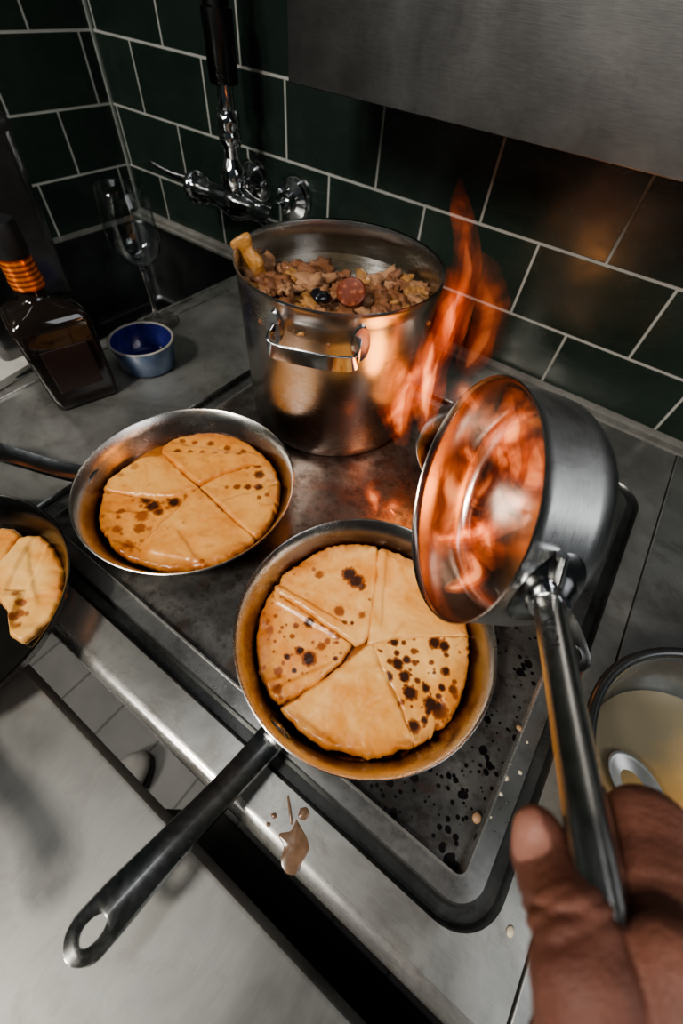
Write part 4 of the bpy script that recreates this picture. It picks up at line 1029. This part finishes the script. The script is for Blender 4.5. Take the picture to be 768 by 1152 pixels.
drop(584, 819, .0006, .0030, tan_, 'small brown blot farthest up the right rim of the hotplate', 'dried_blot')
drop(574, 1048, .0002, .0034, cream, 'pale seed-like crumb on the worktop left of the thumb', 'crumb')
drop(603, 1105, .0002, .0034, cream, 'pale seed-like crumb on the worktop at the bottom, close to the wrist', 'crumb')
t = NT('sauce_stain'); b = t.bsdf(Roughness=.22); v = t.coord('Object'); n1 = t.noise(v, 120, 4)
t.l(t.ramp(n1, [(.3, (.11, .065, .038)), (.7, (.20, .125, .08))]), b.inputs['Base Color'])
def flat_blob(polys, z):
    V, Fc = [], []
    for p in polys:
        q = [at(x / 1.92, 700 + y / 1.92, z) for x, y in p]
        q = np.array(q + [q[0]]); q = spline(q, 60)[:-1]
        c = q.mean(0); b0 = len(V); V.append(tuple(c + np.array([0, 0, .0006])))
        for w in q: V.append(tuple(c + (w - c) * .9 + np.array([0, 0, .0005])))
        for w in q: V.append(tuple(w))
        n = len(q)
        for i in range(n):
            l = (i + 1) % n
            Fc += [(b0, b0 + 1 + i, b0 + 1 + l), (b0 + 1 + i, b0 + 1 + n + i, b0 + 1 + n + l, b0 + 1 + l)]
    return V, Fc
stn = mesh('sauce_spill', *flat_blob([[(640, 425), (655, 452), (664, 470), (666, 495), (650, 522), (636, 545), (616, 540), (606, 515), (612, 485), (602, 458), (628, 450)], [(620, 378), (624, 376), (632, 430), (626, 432)], [(648, 402), (662, 400), (668, 416), (656, 428), (644, 420)], [(585, 414), (595, 412), (597, 422), (588, 424)], [(576, 432), (584, 434), (582, 442), (575, 440)]], .0002), t.m)
tag(stn, 'dried brown sauce splash on the front rim of the worktop', 'spill')

# ------------------------------------------------------------------ shoe on the floor under the gap
sx_, sy_ = at(155, 862, -.87)[:2]
sho = thing('shoe', 'pale rounded shoe toe on the floor seen through the gap', 'shoe', (sx_, sy_ - .02, -.8995), math.radians(4))
xs = np.linspace(0, 1, 24)
w_ = np.interp(xs, [0, .06, .2, .4, .7, .92, 1], [.012, .033, .047, .048, .038, .034, .01])
h_ = np.interp(xs, [0, .06, .2, .4, .6, .8, 1], [.014, .025, .034, .042, .055, .055, .02])
mesh('shoe_upper', *tube([(0, .05 - .28 * s, .018 + h_[i] * .75) for i, s in enumerate(xs)], w_, h_ * .8, seg=24), plain('pale_shoe_leather', (.62, .59, .55), .5), sho)
mesh('shoe_sole', *tube([(0, .054 - .285 * s, .012) for s in xs], w_ * 1.08, .011, seg=24), plain('shoe_sole', (.16, .155, .15), .6), sho)

# ------------------------------------------------------------------ the hand: one continuous surface from a signed distance field
def capsules(chain):
    return [(np.array(a[:3]), np.array(b[:3]), a[3], b[3]) for a, b in zip(chain[:-1], chain[1:])]
def D3(px, py, t, rpx): return (*dep(px, py, t), rpx * t / F_PX)
def hand_sdf():
    thumb = [D3(605, 936, .131, 26), D3(611, 962, .129, 33), D3(630, 1002, .121, 40.5), D3(648, 1048, .108, 45), D3(656, 1108, .100, 53), D3(668, 1230, .097, 64)]
    lump = [D3(755, 1086, .100, 45), D3(770, 1150, .098, 59), D3(785, 1260, .098, 72)]
    index = [D3(775, 1085, .110, 54), D3(746, 1006, .120, 46), D3(729, 938, .136, 44), D3(688, 948, .153, 36), D3(655, 985, .152, 30)]
    middle = [D3(815, 1165, .120, 48), D3(770, 1075, .142, 42), D3(745, 1015, .158, 38), D3(695, 1020, .168, 34), D3(662, 1050, .160, 29)]
    ring_ = [D3(830, 1230, .122, 44), D3(785, 1140, .152, 38), D3(755, 1090, .170, 35), D3(705, 1095, .176, 31), D3(675, 1115, .166, 27)]
    little = [D3(835, 1300, .126, 38), D3(795, 1220, .155, 32), D3(765, 1170, .172, 29), D3(720, 1165, .176, 26), D3(692, 1175, .168, 23)]
    W_ = np.array([1.135, -.795, .272]); E_ = np.array([1.215, -1.01, .235])
    palm = [(np.array(D3(672, 1230, .104, 66)[:3]), W_, .016, .024), (np.array(index[0][:3]), W_, .0125, .022), (np.array(middle[0][:3]), W_, .0125, .022),
            (np.array(ring_[0][:3]), W_, .012, .022), (np.array(little[0][:3]), W_, .011, .022),
            (np.array(D3(668, 1118, .122, 49)[:3]), np.array(D3(780, 1115, .126, 49)[:3]), .0090, .0105), (np.array(D3(672, 1230, .104, 66)[:3]), np.array(index[0][:3]), .013, .0125),
            (np.array(index[0][:3]), np.array(little[0][:3]), .0125, .0105)]
    arm = [(W_, W_ + (E_ - W_) * .35, .025, .028), (W_ + (E_ - W_) * .35, E_, .028, .037)]
    chains = dict(thumb=capsules(thumb), index=capsules(index), middle=capsules(middle), ring=capsules(ring_), little=capsules(little), palm=palm, arm=arm)
    allp = np.array([q for c in chains.values() for a, b, ra, rb in c for q in (a - max(ra, rb), a + max(ra, rb), b - max(ra, rb), b + max(ra, rb))])
    h = .00115
    lo = allp.min(0) - 3 * h; hi = allp.max(0) + 3 * h
    N = np.ceil((hi - lo) / h).astype(int) + 1
    X = [lo[i] + h * np.arange(N[i]) for i in range(3)]
    G = np.stack(np.meshgrid(*X, indexing='ij'), -1).astype(np.float32)
    def cap(a, b, ra, rb):
        pa = G - a.astype(np.float32); ba = (b - a).astype(np.float32)
        t = np.clip((pa @ ba) / float(ba @ ba), 0, 1)
        return np.linalg.norm(pa - t[..., None] * ba, axis=-1) - (ra + (rb - ra) * t)
    def smin(a, b, k):
        hh_ = np.clip(.5 + .5 * (b - a) / k, 0, 1)
        return b + (a - b) * hh_ - k * hh_ * (1 - hh_)
    def chain(cs, k):
        d = None
        for c in cs:
            e = cap(*c); d = e if d is None else smin(d, e, k)
        return d
    pd = chain(chains['palm'], .010); pd = smin(pd, chain(chains['arm'], .01), .012)
    td = chain(chains['thumb'], .003)
    # knuckle bulge, flatter pad, nail bed and skin creases on the thumb
    T = [np.array(q[:3]) for q in thumb]
    axis = T[2] - T[0]; axis /= np.linalg.norm(axis)
    view = CAM - T[1]; view -= axis * (view @ axis); view /= np.linalg.norm(view)
    side = np.cross(axis, view)
    dors = view * .93 - side * (.37 if side @ (ray(700, 950) - ray(600, 950)) > 0 else -.37)   # the nail looks up and a little to the left
    dors /= np.linalg.norm(dors); side = np.cross(axis, dors)
    g32 = lambda q: q.astype(np.float32)
    rel = G - g32(T[1]); s_ = rel @ g32(axis); u_ = rel @ g32(dors); w_s = rel @ g32(side)
    face = np.clip(u_ / .006, 0, 1)
    for c_, wd, am in ((.0095, .0007, .00040), (.0118, .0008, .00060), (.0142, .0008, .00050), (.0170, .0009, .00045), (.0075, .0006, .00025)):
        curve = c_ + .0012 * np.sin(w_s * 260 + c_ * 900)
        td = td + 1.9 * am * np.exp(-((s_ - curve) / wd) ** 2) * face
    td = td - .0009 * np.exp(-((s_ - .0125) / .006) ** 2) * face
    # nail plate
    nu = T[1] + axis * -.0050 + dors * (.0084 - .0010)
    rl = G - g32(nu); a1 = rl @ g32(axis); b1 = rl @ g32(side); c1 = rl @ g32(dors)
    plate_r = np.maximum(np.abs(a1) - .0066 + .0035, 0) ** 2 + np.maximum(np.abs(b1) - .0068 + .0035, 0) ** 2
    inside = .0035 - np.sqrt(plate_r)          # >0 on the nail
    surf = c1 + 70 * b1 ** 2 * .85
    groove = np.exp(-(inside / .00055) ** 2) * np.clip(1 - np.abs(u_ - .008) / .006, 0, 1)
    td = td + .00055 * groove * (u_ > .002)
    fl2 = .004
    d = smin(pd, td, .007)
    d = smin(d, chain(capsules(lump), .008), .0022)
    iA, iB = np.array(index[1][:3]), np.array(index[2][:3])
    for nm, k in (('index', .0045), ('middle', .004), ('ring', .004), ('little', .004)):
        fd = chain(chains[nm], .004)
        if nm == 'index':
            ax_ = iB - iA; L = np.linalg.norm(ax_); ax_ /= L
            si = (G - g32(iA)) @ g32(ax_)
            for c_, am in ((-.0045, .0009), (-.0005, .0004), (L - .004, .00035), (L - .001, .00035)):
                fd = fd + am * np.exp(-((si - c_) / .0011) ** 2)
        d = smin(d, fd, k)
    d = d.astype(np.float32)
    # ---- naive surface nets
    s = d < 0
    c000 = [d[i:N[0] - 1 + i, j:N[1] - 1 + j, k:N[2] - 1 + k] for i in (0, 1) for j in (0, 1) for k in (0, 1)]
    sg = np.stack([c < 0 for c in c000], -1); act = sg.any(-1) & ~sg.all(-1)
    ids = np.full(act.shape, -1, np.int64); ii = np.argwhere(act); ids[act] = np.arange(len(ii))
    vals = np.stack([c[act] for c in c000], -1)
    corners = np.array([(i, j, k) for i in (0, 1) for j in (0, 1) for k in (0, 1)], float)
    acc = np.zeros((len(ii), 3)); cntv = np.zeros(len(ii))
    for a in range(8):
        for b2 in range(a + 1, 8):
            if np.abs(corners[a] - corners[b2]).sum() != 1: continue
            va, vb = vals[:, a], vals[:, b2]; m = (va < 0) != (vb < 0)
            t = np.where(m, va / np.where(m, va - vb, 1), 0)
            p = corners[a] + (corners[b2] - corners[a]) * t[:, None]
            acc[m] += p[m]; cntv[m] += 1
    P = lo + h * (ii + acc / cntv[:, None])
    quads = []
    for ax3 in range(3):
        o1, o2 = [q for q in range(3) if q != ax3]
        sl0 = [slice(None)] * 3; sl1 = [slice(None)] * 3
        sl0[ax3] = slice(0, N[ax3] - 1); sl1[ax3] = slice(1, N[ax3])
        ch_ = s[tuple(sl0)] != s[tuple(sl1)]
        e = np.argwhere(ch_)
        e = e[(e[:, o1] > 0) & (e[:, o2] > 0) & (e[:, o1] < N[o1] - 1) & (e[:, o2] < N[o2] - 1)]
        def gid(a, b2):
            q = e.copy(); q[:, o1] -= a; q[:, o2] -= b2
            return ids[q[:, 0], q[:, 1], q[:, 2]]
        quads.append(np.stack([gid(0, 0), gid(1, 0), gid(1, 1), gid(0, 1)], -1))
    Q = np.concatenate(quads); Q = Q[(Q >= 0).all(1)]
    rl = P - nu; a1 = rl @ axis; b1 = rl @ side; c1 = rl @ dors
    pr = np.maximum(np.abs(a1) - .0031, 0) ** 2 + np.maximum(np.abs(b1) - .0033, 0) ** 2
    nail = np.clip((.0033 - np.sqrt(pr)) / .0006, 0, 1) * (c1 > -.006)
    si = (P - T[1]) @ axis
    return P, Q, nail
hv, hq, nail = hand_sdf()
t = NT('skin'); b = t.bsdf(Roughness=.6)
b.inputs['Subsurface Weight'].default_value = .15; b.inputs['Subsurface Radius'].default_value = (.006, .002, .001)
v = t.coord('Object'); n1 = t.noise(v, 45, 5, .6); n2 = t.noise(v, 260, 4, .65)
vo = t.n('ShaderNodeTexVoronoi', feature='DISTANCE_TO_EDGE'); t.l(t.coord('Object', scale=(700, 700, 700)), vo.inputs['Vector']); vo.inputs['Scale'].default_value = 1
c = t.ramp(n1, [(.3, (.105, .036, .022)), (.7, (.20, .080, .052))])
c = t.mix(t.ramp(n2, [(.55, g3(0)), (.8, g3(.35))]), c, (.09, .028, .016, 1))
na = t.n('ShaderNodeAttribute', attribute_name='nail')
c = t.mix(na.outputs['Fac'], c, (.34, .165, .125, 1))
t.l(c, b.inputs['Base Color'])
t.l(t.math('MULTIPLY_ADD', na.outputs['Fac'], -.25, .64), b.inputs['Roughness'])
inv = t.math('SUBTRACT', 1.0, na.outputs['Fac'])
hb = t.math('MULTIPLY', t.math('ADD', t.math('MULTIPLY', vo.outputs['Distance'], .6), n2), inv)
t.l(t.bump(hb, .5, .0010, t.bump(t.noise(t.coord('Object', scale=(1, 1.6, 1)), 120, 5, .7, 1.0), .35, .0022)), b.inputs['Normal'])
hm = bpy.data.meshes.new('person'); hm.from_pydata(hv.tolist(), [], hq.tolist()); hm.materials.append(t.m)
bm = bmesh.new(); bm.from_mesh(hm); bmesh.ops.recalc_face_normals(bm, faces=bm.faces); bm.to_mesh(hm); bm.free()
a_ = hm.attributes.new('nail', 'FLOAT', 'POINT'); a_.data.foreach_set('value', nail.astype(np.float32))
for p in hm.polygons: p.use_smooth = True
ho = link(bpy.data.objects.new('person', hm))
m_ = ho.modifiers.new('smooth', 'SMOOTH'); m_.factor = .5; m_.iterations = 2
tag(ho, 'right hand gripping the saucepan handle, thumb along its left side', 'person')

# ------------------------------------------------------------------ light
def area(name, loc, target, size, power, col, size_y=None):
    l = bpy.data.lights.new(name, 'AREA'); l.energy = power; l.color = col; l.size = size
    if size_y: l.shape = 'RECTANGLE'; l.size_y = size_y
    o = link(bpy.data.objects.new(name, l)); o.location = loc
    o.rotation_euler = (Vector(target) - Vector(loc)).to_track_quat('-Z', 'Y').to_euler(); return o
def point(name, loc, power, col, r=.02):
    l = bpy.data.lights.new(name, 'POINT'); l.energy = power; l.color = col; l.shadow_soft_size = r
    o = link(bpy.data.objects.new(name, l)); o.location = loc; return o
area('ceiling_lamp_key', (.62, -1.60, 1.35), (.85, -.6, 0), .20, 22, (1.0, .93, .84))
area('ceiling_lamp_row', (.60, -.60, 2.1), (.60, -.62, 0), .22, 3, (.97, .97, 1.0), 1.2)
area('right_side_fill', (2.15, -.52, .98), (1.05, -.5, .15), .7, 7.5, (.95, .97, 1.0))  # added side fill, gives the saucepan and right steel something to reflect
area('back_floor_fill', (.15, -3.0, 1.8), (.4, -.9, -.9), .5, 40, (1.0, .96, .9))  # added fill from behind, reaches the floor below the prep table
area('gap_floor_fill', (.48, -.86, -.045), (.50, -.845, -.9), .10, 1.2, (1.0, .95, .88), .4)  # added fill hidden under the table top, brightens the floor and shoe
point('flame_glow', (.875, -.35, .10), .40, (1.0, .36, .08), .03)
point('mouth_glow', tuple(SC - SN * .015), .06, (1.0, .34, .08), .012)
w = bpy.data.worlds.new('world'); sc.world = w; w.use_nodes = True
w.node_tree.nodes['Background'].inputs[0].default_value = (.034, .041, .044, 1); w.node_tree.nodes['Background'].inputs[1].default_value = 1.0
cd_ = bpy.data.cameras.new('camera'); co = link(bpy.data.objects.new('camera', cd_))
cd_.sensor_fit = 'HORIZONTAL'; cd_.sensor_width = 24.0; cd_.lens = F_PX / 768 * 24.0
cd_.clip_start = .01
R_ = RM
co.matrix_world = Matrix([[R_[0][i], -R_[1][i], -R_[2][i], CAM[i]] for i in range(3)] + [[0, 0, 0, 1]])
cd_.dof.use_dof = True; cd_.dof.focus_distance = .36; cd_.dof.aperture_fstop = 5.6
sc.camera = co
sc.view_settings.view_transform = 'AgX'
try: sc.view_settings.look = 'AgX - Medium High Contrast'
except Exception: pass
sc.view_settings.exposure = 0.0
